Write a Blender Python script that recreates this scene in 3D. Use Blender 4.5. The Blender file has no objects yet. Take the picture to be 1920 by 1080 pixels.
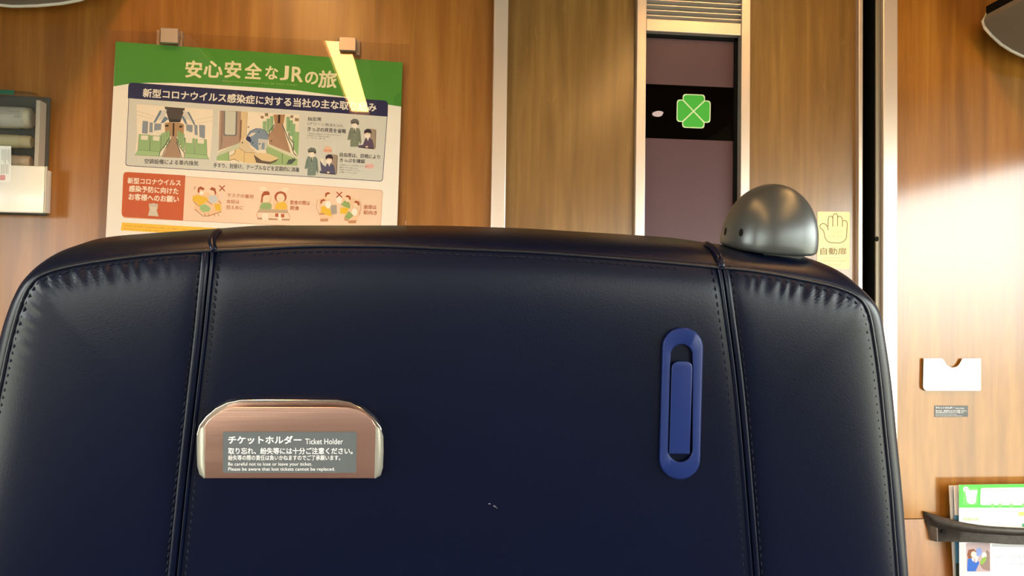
import bpy, bmesh, math, random
from mathutils import Vector, Matrix
from mathutils.bvhtree import BVHTree

random.seed(7)
SC = bpy.context.scene
COL = SC.collection

# ------------------------------------------------------------------ camera
CAM = Vector((0.0, -1.5, 1.15))
FPX = 1550.0
YAW, PITCH, ROLL = math.atan(FPX / 15000.0), math.radians(1.8), 0.0148
_f = Vector((math.sin(YAW) * math.cos(PITCH), math.cos(YAW) * math.cos(PITCH), math.sin(PITCH)))
_r = Vector((math.cos(YAW), -math.sin(YAW), 0.0))
_u = _r.cross(_f)
CR = _r * math.cos(ROLL) + _u * math.sin(ROLL)
CU = _u * math.cos(ROLL) - _r * math.sin(ROLL)
CF = _f
cam_data = bpy.data.cameras.new('camera')
cam_data.sensor_width = 36.0
cam_data.lens = FPX / 1920.0 * 36.0
cam_data.clip_start = 0.01
cam = bpy.data.objects.new('camera', cam_data)
m = Matrix.Identity(4)
for i in range(3):
    m[i][0], m[i][1], m[i][2], m[i][3] = CR[i], CU[i], -CF[i], CAM[i]
cam.matrix_world = m
COL.objects.link(cam)
SC.camera = cam

# ------------------------------------------------------------------ view, world
SC.view_settings.view_transform = 'Standard'
SC.view_settings.look = 'None'
SC.view_settings.gamma = 1.0
SC.view_settings.use_curve_mapping = False
SC.view_settings.exposure = -0.30
SC.cycles.max_bounces = 8
SC.cycles.diffuse_bounces = 4
SC.cycles.glossy_bounces = 4
SC.cycles.sample_clamp_indirect = 6.0
SC.cycles.caustics_reflective = False
SC.cycles.caustics_refractive = False

SKY_STRENGTH = 19.0
LAMP_STRENGTH = 45.0
world = bpy.data.worlds.new('sky')
SC.world = world
world.use_nodes = True
wn, wl = world.node_tree.nodes, world.node_tree.links
wn.clear()
w_out = wn.new('ShaderNodeOutputWorld'); w_bg = wn.new('ShaderNodeBackground')
w_tc = wn.new('ShaderNodeTexCoord'); w_sep = wn.new('ShaderNodeSeparateXYZ')
w_ramp = wn.new('ShaderNodeValToRGB')
w_ramp.color_ramp.elements[0].position = 0.47
w_ramp.color_ramp.elements[0].color = (0.36, 0.36, 0.27, 1)
w_ramp.color_ramp.elements[1].position = 0.53
w_ramp.color_ramp.elements[1].color = (0.95, 1.0, 0.94, 1)
w_map = wn.new('ShaderNodeMath'); w_map.operation = 'MULTIPLY_ADD'
w_map.inputs[1].default_value = 0.5; w_map.inputs[2].default_value = 0.5
wl.new(w_tc.outputs['Generated'], w_sep.inputs[0]); wl.new(w_sep.outputs['Z'], w_map.inputs[0])
wl.new(w_map.outputs[0], w_ramp.inputs[0]); wl.new(w_ramp.outputs[0], w_bg.inputs['Color'])
w_bg.inputs['Strength'].default_value = SKY_STRENGTH
wl.new(w_bg.outputs[0], w_out.inputs['Surface'])

# ------------------------------------------------------------------ survey helpers: pixel of the 1920x1080 photograph -> point on a real plane
def ray(px, py):
    return CF + CR * ((px - 960.0) / FPX) - CU * ((py - 540.0) / FPX)

def hit(px, py, p0, n):
    d = ray(px, py)
    return CAM + d * ((p0 - CAM).dot(n) / d.dot(n))

def W(px, py, y):                       # point on the plane parallel to the bulkhead at depth y
    return hit(px, py, Vector((0, y, 0)), Vector((0, 1, 0)))

TILT = math.radians(12.5)
SN = Vector((0, -math.cos(TILT), -math.sin(TILT)))      # seat back normal, towards the row behind
SU = Vector((0, -math.sin(TILT), math.cos(TILT)))
S0 = W(860, 760, -0.97)

def S(px, py, n=0.0):                   # point on the seat back plane, n metres out of it
    return hit(px, py, S0 + SN * n, SN)

# ------------------------------------------------------------------ materials
def lin(c):
    return tuple((v / 255.0 / 12.92 if v / 255.0 <= 0.04045 else ((v / 255.0 + 0.055) / 1.055) ** 2.4) for v in c) + (1.0,)

MATS = {}
def mat(name, rgb, rough=0.5, metal=0.0, spec=0.5, coat=0.0, coat_rough=0.1, bump=None, vary=0.0, aniso=0.0, vscale=(6, 6, 6)):
    if name in MATS:
        return MATS[name]
    mt = bpy.data.materials.new(name); mt.use_nodes = True
    nt = mt.node_tree; b = nt.nodes['Principled BSDF']
    b.inputs['Base Color'].default_value = lin(rgb)
    b.inputs['Roughness'].default_value = rough
    b.inputs['Metallic'].default_value = metal
    b.inputs['Specular IOR Level'].default_value = spec
    b.inputs['Coat Weight'].default_value = coat
    b.inputs['Coat Roughness'].default_value = coat_rough
    b.inputs['Anisotropic'].default_value = aniso
    tc = nt.nodes.new('ShaderNodeTexCoord')
    if vary:
        mp = nt.nodes.new('ShaderNodeMapping'); mp.inputs['Scale'].default_value = vscale
        nz = nt.nodes.new('ShaderNodeTexNoise'); nz.inputs['Scale'].default_value = 1.0; nz.inputs['Detail'].default_value = 4
        rp = nt.nodes.new('ShaderNodeValToRGB')
        c = lin(rgb)
        rp.color_ramp.elements[0].position = 0.3; rp.color_ramp.elements[1].position = 0.7
        rp.color_ramp.elements[0].color = tuple(v * (1 - vary) for v in c[:3]) + (1,)
        rp.color_ramp.elements[1].color = tuple(min(1, v * (1 + vary)) for v in c[:3]) + (1,)
        nt.links.new(tc.outputs['Object'], mp.inputs[0]); nt.links.new(mp.outputs[0], nz.inputs['Vector'])
        nt.links.new(nz.outputs['Fac'], rp.inputs[0]); nt.links.new(rp.outputs[0], b.inputs['Base Color'])
    if bump:
        mp2 = nt.nodes.new('ShaderNodeMapping')
        sc = bump[0] if isinstance(bump[0], tuple) else (bump[0],) * 3
        mp2.inputs['Scale'].default_value = sc
        n2 = nt.nodes.new('ShaderNodeTexNoise'); n2.inputs['Scale'].default_value = 1.0; n2.inputs['Detail'].default_value = 5
        bp = nt.nodes.new('ShaderNodeBump'); bp.inputs['Strength'].default_value = bump[1]; bp.inputs['Distance'].default_value = 0.001
        nt.links.new(tc.outputs['Object'], mp2.inputs[0]); nt.links.new(mp2.outputs[0], n2.inputs['Vector'])
        nt.links.new(n2.outputs['Fac'], bp.inputs['Height']); nt.links.new(bp.outputs[0], b.inputs['Normal'])
    MATS[name] = mt
    return mt

def ink(rgb, rough=0.6):
    return mat('ink_%d_%d_%d' % rgb, rgb, rough, spec=0.3)

def wood(name, c0, c1, c2, rough=0.42, coat=0.5, coat_rough=0.24):
    mt = bpy.data.materials.new(name); mt.use_nodes = True
    nt = mt.node_tree; L = nt.links.new; b = nt.nodes['Principled BSDF']
    tc = nt.nodes.new('ShaderNodeTexCoord')
    def noise(scale, detail, rough_=0.55, dist=0.0):
        mp = nt.nodes.new('ShaderNodeMapping'); mp.inputs['Scale'].default_value = scale
        nz = nt.nodes.new('ShaderNodeTexNoise'); nz.inputs['Scale'].default_value = 1.0
        nz.inputs['Detail'].default_value = detail; nz.inputs['Roughness'].default_value = rough_
        nz.inputs['Distortion'].default_value = dist
        L(tc.outputs['Object'], mp.inputs[0]); L(mp.outputs[0], nz.inputs['Vector'])
        return nz.outputs['Fac']
    grain = noise((34, 34, 2.2), 6, 0.6, 0.4)
    rp = nt.nodes.new('ShaderNodeValToRGB')
    e = rp.color_ramp.elements
    e[0].position, e[0].color = 0.32, lin(c0)
    e[1].position, e[1].color = 0.70, lin(c2)
    k = e.new(0.52); k.color = lin(c1)
    L(grain, rp.inputs[0])
    blot = noise((5, 5, 2.6), 3)
    r2 = nt.nodes.new('ShaderNodeValToRGB')
    r2.color_ramp.elements[0].position, r2.color_ramp.elements[0].color = 0.3, (0.84, 0.82, 0.78, 1)
    r2.color_ramp.elements[1].position, r2.color_ramp.elements[1].color = 0.7, (1.1, 1.1, 1.1, 1)
    L(blot, r2.inputs[0])
    mx = nt.nodes.new('ShaderNodeMix'); mx.data_type = 'RGBA'; mx.blend_type = 'MULTIPLY'; mx.inputs[0].default_value = 1.0
    L(rp.outputs[0], mx.inputs[6]); L(r2.outputs[0], mx.inputs[7])
    fleck = noise((60, 60, 9), 4, 0.6, 1.0)             # pale upright flames in the veneer
    r3 = nt.nodes.new('ShaderNodeValToRGB')
    r3.color_ramp.elements[0].position, r3.color_ramp.elements[0].color = 0.64, (0, 0, 0, 1)
    r3.color_ramp.elements[1].position, r3.color_ramp.elements[1].color = 0.80, (0.16, 0.16, 0.16, 1)
    L(fleck, r3.inputs[0])
    m2 = nt.nodes.new('ShaderNodeMix'); m2.data_type = 'RGBA'; m2.blend_type = 'MIX'
    L(r3.outputs[0], m2.inputs[0]); L(mx.outputs[2], m2.inputs[6]); m2.inputs[7].default_value = lin((204, 158, 92))
    L(m2.outputs[2], b.inputs['Base Color'])
    b.inputs['Roughness'].default_value = rough
    b.inputs['Specular IOR Level'].default_value = 0.15
    b.inputs['Coat Weight'].default_value = coat
    b.inputs['Coat IOR'].default_value = 1.62
    b.inputs['Coat Roughness'].default_value = coat_rough
    bp = nt.nodes.new('ShaderNodeBump'); bp.inputs['Strength'].default_value = 0.12; bp.inputs['Distance'].default_value = 0.0006
    L(grain, bp.inputs['Height']); L(bp.outputs[0], b.inputs['Normal'])
    MATS[name] = mt
    return mt

def clear_mat(name, tint=(1, 1, 1), rough=0.02, ior=1.49, haze=0.0):
    mt = bpy.data.materials.new(name); mt.use_nodes = True
    nt = mt.node_tree; nt.nodes.clear(); L = nt.links.new
    out = nt.nodes.new('ShaderNodeOutputMaterial')
    tr = nt.nodes.new('ShaderNodeBsdfTransparent'); tr.inputs[0].default_value = tint + (1,)
    gl = nt.nodes.new('ShaderNodeBsdfGlossy'); gl.inputs['Roughness'].default_value = rough
    fr = nt.nodes.new('ShaderNodeFresnel')
    ge = nt.nodes.new('ShaderNodeNewGeometry'); mi_ = nt.nodes.new('ShaderNodeMix'); mi_.data_type = 'FLOAT'
    mi_.inputs[2].default_value = ior; mi_.inputs[3].default_value = 1.0 / ior    # thin slab: the far face reflects like the near one
    L(ge.outputs['Backfacing'], mi_.inputs[0]); L(mi_.outputs[0], fr.inputs['IOR'])
    mx = nt.nodes.new('ShaderNodeMixShader')
    L(fr.outputs[0], mx.inputs[0]); L(gl.outputs[0], mx.inputs[2])
    if haze:
        df = nt.nodes.new('ShaderNodeBsdfDiffuse'); df.inputs[0].default_value = (0.6, 0.6, 0.58, 1)
        m2 = nt.nodes.new('ShaderNodeMixShader'); m2.inputs[0].default_value = haze
        L(tr.outputs[0], m2.inputs[1]); L(df.outputs[0], m2.inputs[2]); L(m2.outputs[0], mx.inputs[1])
    else:
        L(tr.outputs[0], mx.inputs[1])
    L(mx.outputs[0], out.inputs[0])
    MATS[name] = mt
    return mt

def emit(name, rgb, strength):
    mt = bpy.data.materials.new(name); mt.use_nodes = True
    nt = mt.node_tree; nt.nodes.clear()
    out = nt.nodes.new('ShaderNodeOutputMaterial'); em = nt.nodes.new('ShaderNodeEmission')
    em.inputs[0].default_value = rgb + (1,); em.inputs[1].default_value = strength
    nt.links.new(em.outputs[0], out.inputs[0])
    MATS[name] = mt
    return mt

M_WOOD = wood('honey_wood', (128, 80, 24), (149, 98, 34), (168, 116, 46), coat=1.0, coat_rough=0.13)
M_WOODSATIN = wood('satin_wood', (124, 75, 22), (144, 92, 33), (161, 110, 47), coat=0.65, coat_rough=0.26)
M_DOORWOOD = wood('door_wood', (112, 80, 36), (130, 95, 46), (147, 112, 60), coat=1.0, coat_rough=.2)
M_ALU = mat('brushed_aluminium', (222, 208, 198), 0.3, 0.55, bump=((900, 900, 8), 0.1), aniso=0.3)
M_LEATHER = mat('navy_leather', (2, 9, 32), 0.33, spec=0.22, bump=(900, 0.09), vary=0.12, vscale=(9, 9, 9))
M_LEATHER_DARK = mat('dark_navy_leather', (6, 12, 28), 0.38, spec=0.4, bump=(900, 0.14))
M_THREAD = mat('navy_thread', (13, 20, 38), 0.8, spec=0.2)
M_BLACK = mat('matt_black', (8, 8, 9), 0.7, spec=0.15)
M_WHITE = mat('white_plastic', (238, 234, 226), 0.3, coat=1.0, coat_rough=.15)
M_CREAM = mat('cream_panel', (132, 118, 102), 0.55)
M_STEEL = mat('brushed_steel', (196, 160, 148), 0.3, 0.9, bump=((10, 700, 700), 0.06), aniso=0.4)  # pinkish base: salmon reflection on the pocket front put into the colour
M_STEELP = mat('polished_steel', (206, 196, 188), 0.16, 1.0)
M_LITSTEEL = mat('lit_satin_steel', (228, 226, 216), 0.3, 0.6)  # paler steel: window glare on the folded sides put into the colour
M_BLUE = mat('blue_plastic', (26, 42, 96), 0.36, spec=0.22, bump=(700, 0.06))
M_SILVER = mat('silver_paint', (80, 84, 86), 0.33, 0.5, bump=(1100, 0.04))
M_ACRYLIC = clear_mat('clear_acrylic', (0.97, 0.96, 0.95), 0.015)
M_COVER = clear_mat('smoky_clear_cover', (0.86, 0.86, 0.84), 0.06, haze=0.03)
M_PAPER = mat('white_paper', (247, 246, 243), 0.55, spec=0.3)
M_GREY = mat('grey_label', (86, 92, 96), 0.45)
M_RACK = mat('rack_grey', (128, 122, 112), 0.55, bump=(400, 0.05))
M_RACKRIM = mat('rack_rim', (206, 200, 190), 0.35)
M_PLUM = mat('plum_film', (88, 66, 74), 0.3, spec=0.18, bump=(120, 0.02))
M_DARKGLASS = clear_mat('smoked_glass', (0.35, 0.32, 0.32), 0.01, 1.5)
M_DARKMETAL = mat('dark_grey_metal', (62, 58, 54), 0.5, 0.4, bump=(260, 0.25), vary=0.25, vscale=(120, 120, 120))
M_FLOOR = mat('carpet', (60, 44, 38), 0.9, bump=(600, 0.5), vary=0.2, vscale=(60, 60, 60))
M_LAMP = emit('lamp_diffuser', (1.0, 0.52, 0.17), LAMP_STRENGTH)

# ------------------------------------------------------------------ object helpers
ORG = {}
def finish(o, origin):
    ORG[o.name] = origin

def empty(name, loc, label=None, cat=None, group=None, kind=None):
    o = bpy.data.objects.new(name, None); COL.objects.link(o)
    o.location = loc; o.empty_display_size = 0.05
    tag(o, label, cat, group, kind); ORG[o.name] = Vector(loc)
    return o

def tag(o, label=None, cat=None, group=None, kind=None):
    if label: o['label'] = label
    if cat: o['category'] = cat
    if group: o['group'] = group
    if kind: o['kind'] = kind
    return o

def obj(name, bm, mats, parent=None, smooth=False, origin=None, kind=None):
    """link a bmesh given in world coordinates as one object"""
    if parent is not None:
        org = ORG[parent.name]
    elif origin is not None:
        org = Vector(origin)
    else:
        lo = [min(v.co[i] for v in bm.verts) for i in range(3)]; hi = [max(v.co[i] for v in bm.verts) for i in range(3)]
        org = Vector(((lo[0] + hi[0]) / 2, (lo[1] + hi[1]) / 2, lo[2]))
    bmesh.ops.translate(bm, verts=bm.verts, vec=-org)
    me = bpy.data.meshes.new(name)
    bm.normal_update(); bm.to_mesh(me); bm.free()
    for mm in (mats if isinstance(mats, (list, tuple)) else [mats]):
        me.materials.append(mm)
    if smooth:
        for p in me.polygons: p.use_smooth = True
        if smooth != True:
            me.set_sharp_from_angle(angle=math.radians(smooth))
    o = bpy.data.objects.new(name, me); COL.objects.link(o)
    if parent is not None:
        o.parent = parent
        ORG[o.name] = org
    else:
        o.location = org; ORG[o.name] = org
    if kind: o['kind'] = kind
    return o

def add_box(bm, lo, hi, bevel=0.0, mi=0, seg=2):
    geo = bmesh.ops.create_cube(bm, size=1.0)
    vs = geo['verts']
    for v in vs:
        v.co = Vector([(lo[i] + hi[i]) / 2 + v.co[i] * (hi[i] - lo[i]) for i in range(3)])
    fs = set(f for v in vs for f in v.link_faces)
    for f in fs: f.material_index = mi
    if bevel:
        es = set(e for v in vs for e in v.link_edges)
        bmesh.ops.bevel(bm, geom=list(es), offset=bevel, segments=seg, affect='EDGES', profile=0.5)
    return bm

def box(lo, hi, bevel=0.0):
    return add_box(bmesh.new(), lo, hi, bevel)

def add_poly(bm, pts, mi=0):
    vs = [bm.verts.new(p) for p in pts]
    f = bm.faces.new(vs); f.material_index = mi
    return f

def add_prism(bm, front, back, mi=0, bevel=0.0):
    """solid between two matching outlines"""
    n = len(front)
    a = [bm.verts.new(p) for p in front]; b = [bm.verts.new(p) for p in back]
    fs = [bm.faces.new(a), bm.faces.new(b[::-1])]
    for i in range(n):
        j = (i + 1) % n
        fs.append(bm.faces.new((a[j], a[i], b[i], b[j])))
    for f in fs: f.material_index = mi
    bmesh.ops.recalc_face_normals(bm, faces=fs)
    if bevel:
        es = list(fs[0].edges) 
        bmesh.ops.bevel(bm, geom=es, offset=bevel, segments=3, affect='EDGES', profile=0.5)
    return bm

def add_tube(bm, pts, r, n=8, flat=None, mi=0, cap=True):
    """round tube (or elliptical: flat=(axis, factor)) along points"""
    rings = []
    N = len(pts)
    for i, p in enumerate(pts):
        t = (pts[min(i + 1, N - 1)] - pts[max(i - 1, 0)]).normalized()
        ref = Vector((0, 0, 1)) if abs(t.z) < 0.9 else Vector((0, 1, 0))
        if flat is not None: ref = flat[0]
        s = t.cross(ref).normalized(); q = s.cross(t).normalized()
        rr = r[i] if isinstance(r, (list, tuple)) else r
        k = flat[1] if flat is not None else 1.0
        rings.append([bm.verts.new(p + s * (math.cos(a) * rr) + q * (math.sin(a) * rr * k)) for a in [2 * math.pi * j / n for j in range(n)]])
    for i in range(N - 1):
        for j in range(n):
            f = bm.faces.new((rings[i][j], rings[i][(j + 1) % n], rings[i + 1][(j + 1) % n], rings[i + 1][j])); f.material_index = mi
    if cap:
        bm.faces.new(rings[0][::-1]).material_index = mi; bm.faces.new(rings[-1]).material_index = mi
    return bm

def catmull(pts, per=6):
    out = []
    P = [Vector(p) for p in pts]
    for i in range(len(P) - 1):
        p0, p1, p2, p3 = P[max(i - 1, 0)], P[i], P[i + 1], P[min(i + 2, len(P) - 1)]
        for k in range(per):
            t = k / per
            out.append(0.5 * ((2 * p1) + (p2 - p0) * t + (2 * p0 - 5 * p1 + 4 * p2 - p3) * t * t + (3 * p1 - p0 - 3 * p2 + p3) * t ** 3))
    out.append(P[-1].copy())
    return out

def resample(pts, n, power=1.0):
    P = [Vector(p) for p in pts]
    L = [0.0]
    for i in range(1, len(P)): L.append(L[-1] + (P[i] - P[i - 1]).length)
    out = []
    j = 0
    for k in range(n):
        s = L[-1] * (k / (n - 1)) ** power
        while j < len(L) - 2 and L[j + 1] < s: j += 1
        t = (s - L[j]) / max(L[j + 1] - L[j], 1e-9)
        out.append(P[j].lerp(P[j + 1], t))
    return out

def Z(scale, ox, oy):                   # reads measurements taken on an enlarged detail of the photograph
    return lambda *pts: [(ox + x / scale, oy + y / scale) for x, y in pts]

def rrect(q, r, seg=5, corners=(1, 1, 1, 1)):
    """rounded quad: q = TL, TR, BR, BL; r in the same units"""
    out = []
    P = [Vector(p) for p in q]
    for i in range(4):
        p, a, b = P[i], P[i - 1], P[(i + 1) % 4]
        if not corners[i]:
            out.append(tuple(p)); continue
        u, v = (a - p).normalized(), (b - p).normalized()
        A, B = p + u * r, p + v * r
        for k in range(seg + 1):
            t = k / seg
            out.append(tuple((1 - t) ** 2 * A + 2 * t * (1 - t) * p + t * t * B))
    return out

def disc(cx, cy, rx, ry=None, n=16, a0=0, a1=360):
    ry = rx if ry is None else ry
    full = (a1 - a0) >= 360
    m_ = n if full else n + 1
    return [(cx + rx * math.cos(math.radians(a0 + (a1 - a0) * k / n)), cy + ry * math.sin(math.radians(a0 + (a1 - a0) * k / n))) for k in range(m_)]

# ---- printed matter: flat ink on a real sheet
class Print:
    def __init__(self, surf, lift0=0.00012):
        self.surf, self.lift, self.bm, self.mats = surf, lift0, bmesh.new(), []
    def mi(self, rgb):
        mm = ink(rgb) if isinstance(rgb, tuple) else rgb
        if mm not in self.mats: self.mats.append(mm)
        return self.mats.index(mm)
    def poly(self, pts, rgb, up=True):
        if up: self.lift += 0.000006
        try:
            add_poly(self.bm, [self.surf(x, y, self.lift) for x, y in pts], self.mi(rgb))
        except ValueError:
            pass
        return self
    def line(self, pts, w, rgb, closed=False):
        self.lift += 0.000006
        P = [Vector(p) for p in pts]
        if closed: P = P + [P[0]]
        N = len(P); L_, R_ = [], []
        for i in range(N):
            if closed and i in (0, N - 1): t = (P[1] - P[0]).normalized() + (P[-1] - P[-2]).normalized()
            else: t = P[min(i + 1, N - 1)] - P[max(i - 1, 0)]
            if t.length < 1e-9: t = Vector((1, 0))
            t.normalize(); nn = Vector((-t.y, t.x)) * (w / 2)
            L_.append(P[i] + nn); R_.append(P[i] - nn)
        k = self.mi(rgb)
        for i in range(N - 1):
            add_poly(self.bm, [self.surf(q.x, q.y, self.lift) for q in (L_[i], L_[i + 1], R_[i + 1], R_[i])], k)
        return self
    def text(self, s, a, b, h, rgb, weight=0.0, xs=None):
        """text s with its baseline from pixel a to pixel b and its glyphs h pixels high"""
        self.lift += 0.000006
        vs, fs = glyphs(s, 0.0)
        x0 = min(v[0] for v in vs); x1 = max(v[0] for v in vs)
        y0 = min(v[1] for v in vs); y1 = max(v[1] for v in vs)
        A, B = Vector(a), Vector(b); d = B - A; up = Vector((d.y, -d.x)).normalized()
        k = self.mi(rgb); e = weight * h * 1.15             # heavier strokes: the same glyphs struck again a hair aside
        for sx, sy in (((-e, -e), (e, -e), (e, e), (-e, e)) if weight else ((0, 0),)):
            bv = []; self.lift += 0.000006
            for x, y in vs:
                q = A + d * ((x - x0) / (x1 - x0)) + up * ((y - y0) / (y1 - y0) * h) + Vector((sx, sy))
                bv.append(self.bm.verts.new(self.surf(q.x, q.y, self.lift)))
            for f in fs:
                try: self.bm.faces.new([bv[i] for i in f]).material_index = k
                except ValueError: pass
        return self
    def build(self, name, parent=None, **kw):
        return obj(name, self.bm, self.mats, parent, **kw)

_G = {}
def glyphs(s, weight):
    key = (s, weight)
    if key not in _G:
        c = bpy.data.curves.new('lettering', 'FONT'); c.body = s; c.resolution_u = 3; c.offset = weight
        o = bpy.data.objects.new('lettering', c); COL.objects.link(o)
        dg = bpy.context.evaluated_depsgraph_get()
        me = bpy.data.meshes.new_from_object(o.evaluated_get(dg))
        _G[key] = ([(v.co.x, v.co.y) for v in me.vertices], [list(p.vertices) for p in me.polygons])
        bpy.data.objects.remove(o); bpy.data.curves.remove(c); bpy.data.meshes.remove(me)
    return _G[key]

def on_y(y):
    return lambda px, py, lift: W(px, py, y) + Vector((0, -lift, 0))

# ================================================================== THE ROOM
XL, XR, YB, ZC = -1.22, 1.66, -14.0, 2.22
obj('floor', box((XL - .1, YB, -0.05), (XR + .1, 1.2, 0.0)), M_FLOOR, kind='structure')
obj('ceiling', box((XL - .1, YB, ZC), (XR + .1, 1.2, ZC + .05)), mat('ceiling_tan', (112, 92, 74), .6), kind='structure')
obj('wall_back', box((XL - .1, YB - .05, 0), (XR + .1, YB, ZC)), M_WOOD, kind='structure')
# side walls with their strip of windows and narrow pillars
WZ0, WZ1 = 0.50, 1.60
for side, x0, x1 in (('left', XL - .06, XL), ('right', XR, XR + .06)):
    b = bmesh.new()
    WZ1 = 1.60 if side == 'right' else 1.47         # left openings cut lower to keep their reflection off the poster acrylic
    add_box(b, (x0, YB, 0), (x1, 0, WZ0)); add_box(b, (x0, YB, WZ1), (x1, 0, ZC))
    ys = [0, -0.6, -1.95] if side == 'right' else [0, -.95, -1.68]  # piers set by the daylight and reflections the openings give
    if side == 'left': ys += [-2.3, -3.75]
    while ys[-1] > YB + 1.8: ys += [ys[-1] - .15, ys[-1] - 1.6]
    ys.append(YB)
    for k in range(0, len(ys) - 1, 2):
        add_box(b, (x0, ys[k + 1], WZ0), (x1, ys[k], WZ1))
    obj('wall_' + side, b, M_CREAM, kind='structure')

# bulkhead: wood panels, aluminium strips, sliding door with a glazed strip
def vert_x(px, y, py=300):              # x of an upright edge at the bulkhead
    return W(px, py, y).x
xa = vert_x(937, 0); xj0, xj1 = vert_x(922, -.012), vert_x(949, -.012)
xleaf0, xs0 = vert_x(949, .03), vert_x(1604, .03)
xs1 = vert_x(1617, .02); xr0, xr1 = vert_x(1656, -.012), vert_x(1683.5, -.012)
zseam = W(1715, 972, 0).z
wall = bmesh.new()
add_box(wall, (XL, 0, 0), (xj0 + .006, .04, ZC))
obj('wall_front', wall, M_WOODSATIN, kind='structure')
b = bmesh.new()
add_box(b, (xr1 - .006, 0, zseam), (XR, .04, ZC))
o = obj('wall_front', b, M_WOOD, kind='structure')
b = bmesh.new()      # lower panel leans forward towards its foot
zl = zseam - .0012
add_prism(b, [Vector((xr1 - .006, -.002, zl)), Vector((XR, -.002, zl)), Vector((XR, -.075, 0)), Vector((xr1 - .006, -.075, 0))],
          [Vector((xr1 - .006, .04, zl)), Vector((XR, .04, zl)), Vector((XR, .04, 0)), Vector((xr1 - .006, .04, 0))])
obj('wall_front', b, M_WOODSATIN, kind='structure')
obj('trim_1', box((xj0, -.012, 0), (xj1, .045, ZC), .0015), M_ALU, kind='structure')
o = bmesh.new(); add_box(o, (xr0, -.012, 0), (xr1, .045, ZC), .0015); 
tr2 = obj('trim_2', o, M_ALU, kind='structure')
# channel the door slides into
xg = vert_x(1640, .0)
b = bmesh.new(); add_box(b, (xs1 - .02, .046, 0), (xr0 + .01, .06, ZC))
add_box(b, (xg + .0008, .0005, 0), (xr0 + .006, .0465, ZC))
obj('trim_3', b, M_BLACK, kind='structure')
b = bmesh.new(); add_box(b, (xg, -.004, 0), (xr0, 0, ZC), .001)
tr4 = obj('trim_4', b, mat('anodised_grey', (128, 120, 106), .45, .4), kind='structure')
c = W(1644, 448, -.004)
b = bmesh.new(); add_prism(b, [c + Vector((math.cos(a) * .0035, -.0008, math.sin(a) * .005)) for a in [k * math.pi / 8 for k in range(16)]],
                           [c + Vector((math.cos(a) * .0035, .002, math.sin(a) * .005)) for a in [k * math.pi / 8 for k in range(16)]])
obj('screw_hole', b, M_BLACK, tr4)

YD = .03                                # face of the door leaf
xf0, xf1 = vert_x(1192, YD - .012), vert_x(1210, YD - .012)
xf2, xf3 = vert_x(1389, YD - .012), vert_x(1406, YD - .012)
door = empty('door_1', ((xleaf0 + xs1) / 2, YD, 0), kind='structure')
b = bmesh.new()
add_box(b, (xleaf0 - .03, YD, 0.01), (xf0 + .004, YD + .03, ZC - .01))
add_box(b, (xf3 - .004, YD, 0.01), (xs0 + .003, YD + .03, ZC - .01))
obj('door_leaf', b, M_DOORWOOD, door)
b = bmesh.new()
zt0 = W(1300, 61, YD - .012).z; zt1 = W(1300, 38, YD - .012).z
add_box(b, (xf0, YD - .012, .01), (xf1, YD + .032, ZC - .01), .0012)
add_box(b, (xf2, YD - .012, .01), (xf3, YD + .032, ZC - .01), .0012)
add_box(b, (xf1, YD - .010, zt0), (xf2, YD + .032, zt1), .0012)
obj('window_frame', b, M_ALU, door)
b = bmesh.new(); add_box(b, (xs0, YD - .012, .01), (xs1, YD + .032, ZC - .01), .0012)
obj('edge_strip', b, M_ALU, door)
yg = YD + .012                          # glazing
zb0, zb1 = W(1300, 262, yg).z, W(1300, 161, yg).z
b = bmesh.new(); add_box(b, (xf1 - .004, yg, .01), (xf2 + .004, yg + .006, zb0)); add_box(b, (xf1 - .004, yg, zb1), (xf2 + .004, yg + .006, zt0))
obj('frosted_pane', b, M_PLUM, door)
b = bmesh.new(); add_box(b, (xf1 - .004, yg, zb0), (xf2 + .004, yg + .006, zb1))
obj('clear_pane', b, M_DARKGLASS, door)
b = bmesh.new()                         # dark gasket along the top and the right of the pane
add_box(b, (xf1, yg - .006, zt0 - .006), (xf2, yg - .0004, zt0 + .002)); add_box(b, (xf2 - .006, yg - .006, .01), (xf2 + .001, yg - .0004, zt0))
obj('gasket', b, M_BLACK, door)
# ventilation louvres above the pane
pitch = .0100
z = zt1 + .0012
for k in range(14):
    b = bmesh.new()
    h = .0062
    pr = [(-.008, h), (-.008, h - .0016), (.004, 0), (.007, 0), (.007, .0022), (-.003, h)]
    add_prism(b, [Vector((xf1 - .001, YD + p[0] * .9 - .002, z + p[1])) for p in pr], [Vector((xf2 + .001, YD + p[0] * .9 - .002, z + p[1])) for p in pr])
    obj('louvre_slat', b, M_ALU, door)
    z += pitch
b = bmesh.new(); add_box(b, (xf1, YD + .02, zt1), (xf2, YD + .03, ZC - .01))
obj('louvre_backing', b, M_BLACK, door)
b = bmesh.new(); add_box(b, (xf1 - .001, YD - .010, z + .001), (xf2 + .001, YD + .018, ZC - .01), .001)
obj('header_panel', b, M_ALU, door)
# vestibule behind the door
b = bmesh.new()
add_box(b, (xleaf0 - .1, 1.1, 0), (xr1 + .1, 1.15, ZC))
obj('wall_vestibule', b, mat('vestibule_brown', (96, 78, 68), 0.6), kind='structure')
b = bmesh.new()
add_box(b, (xleaf0 - .12, .1, 0), (xleaf0 - .08, 1.12, ZC)); add_box(b, (xr1 + .08, .1, 0), (xr1 + .12, 1.12, ZC))
obj('wall_vestibule', b, mat('vestibule_brown', (96, 78, 68), 0.6), kind='structure')

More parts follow.
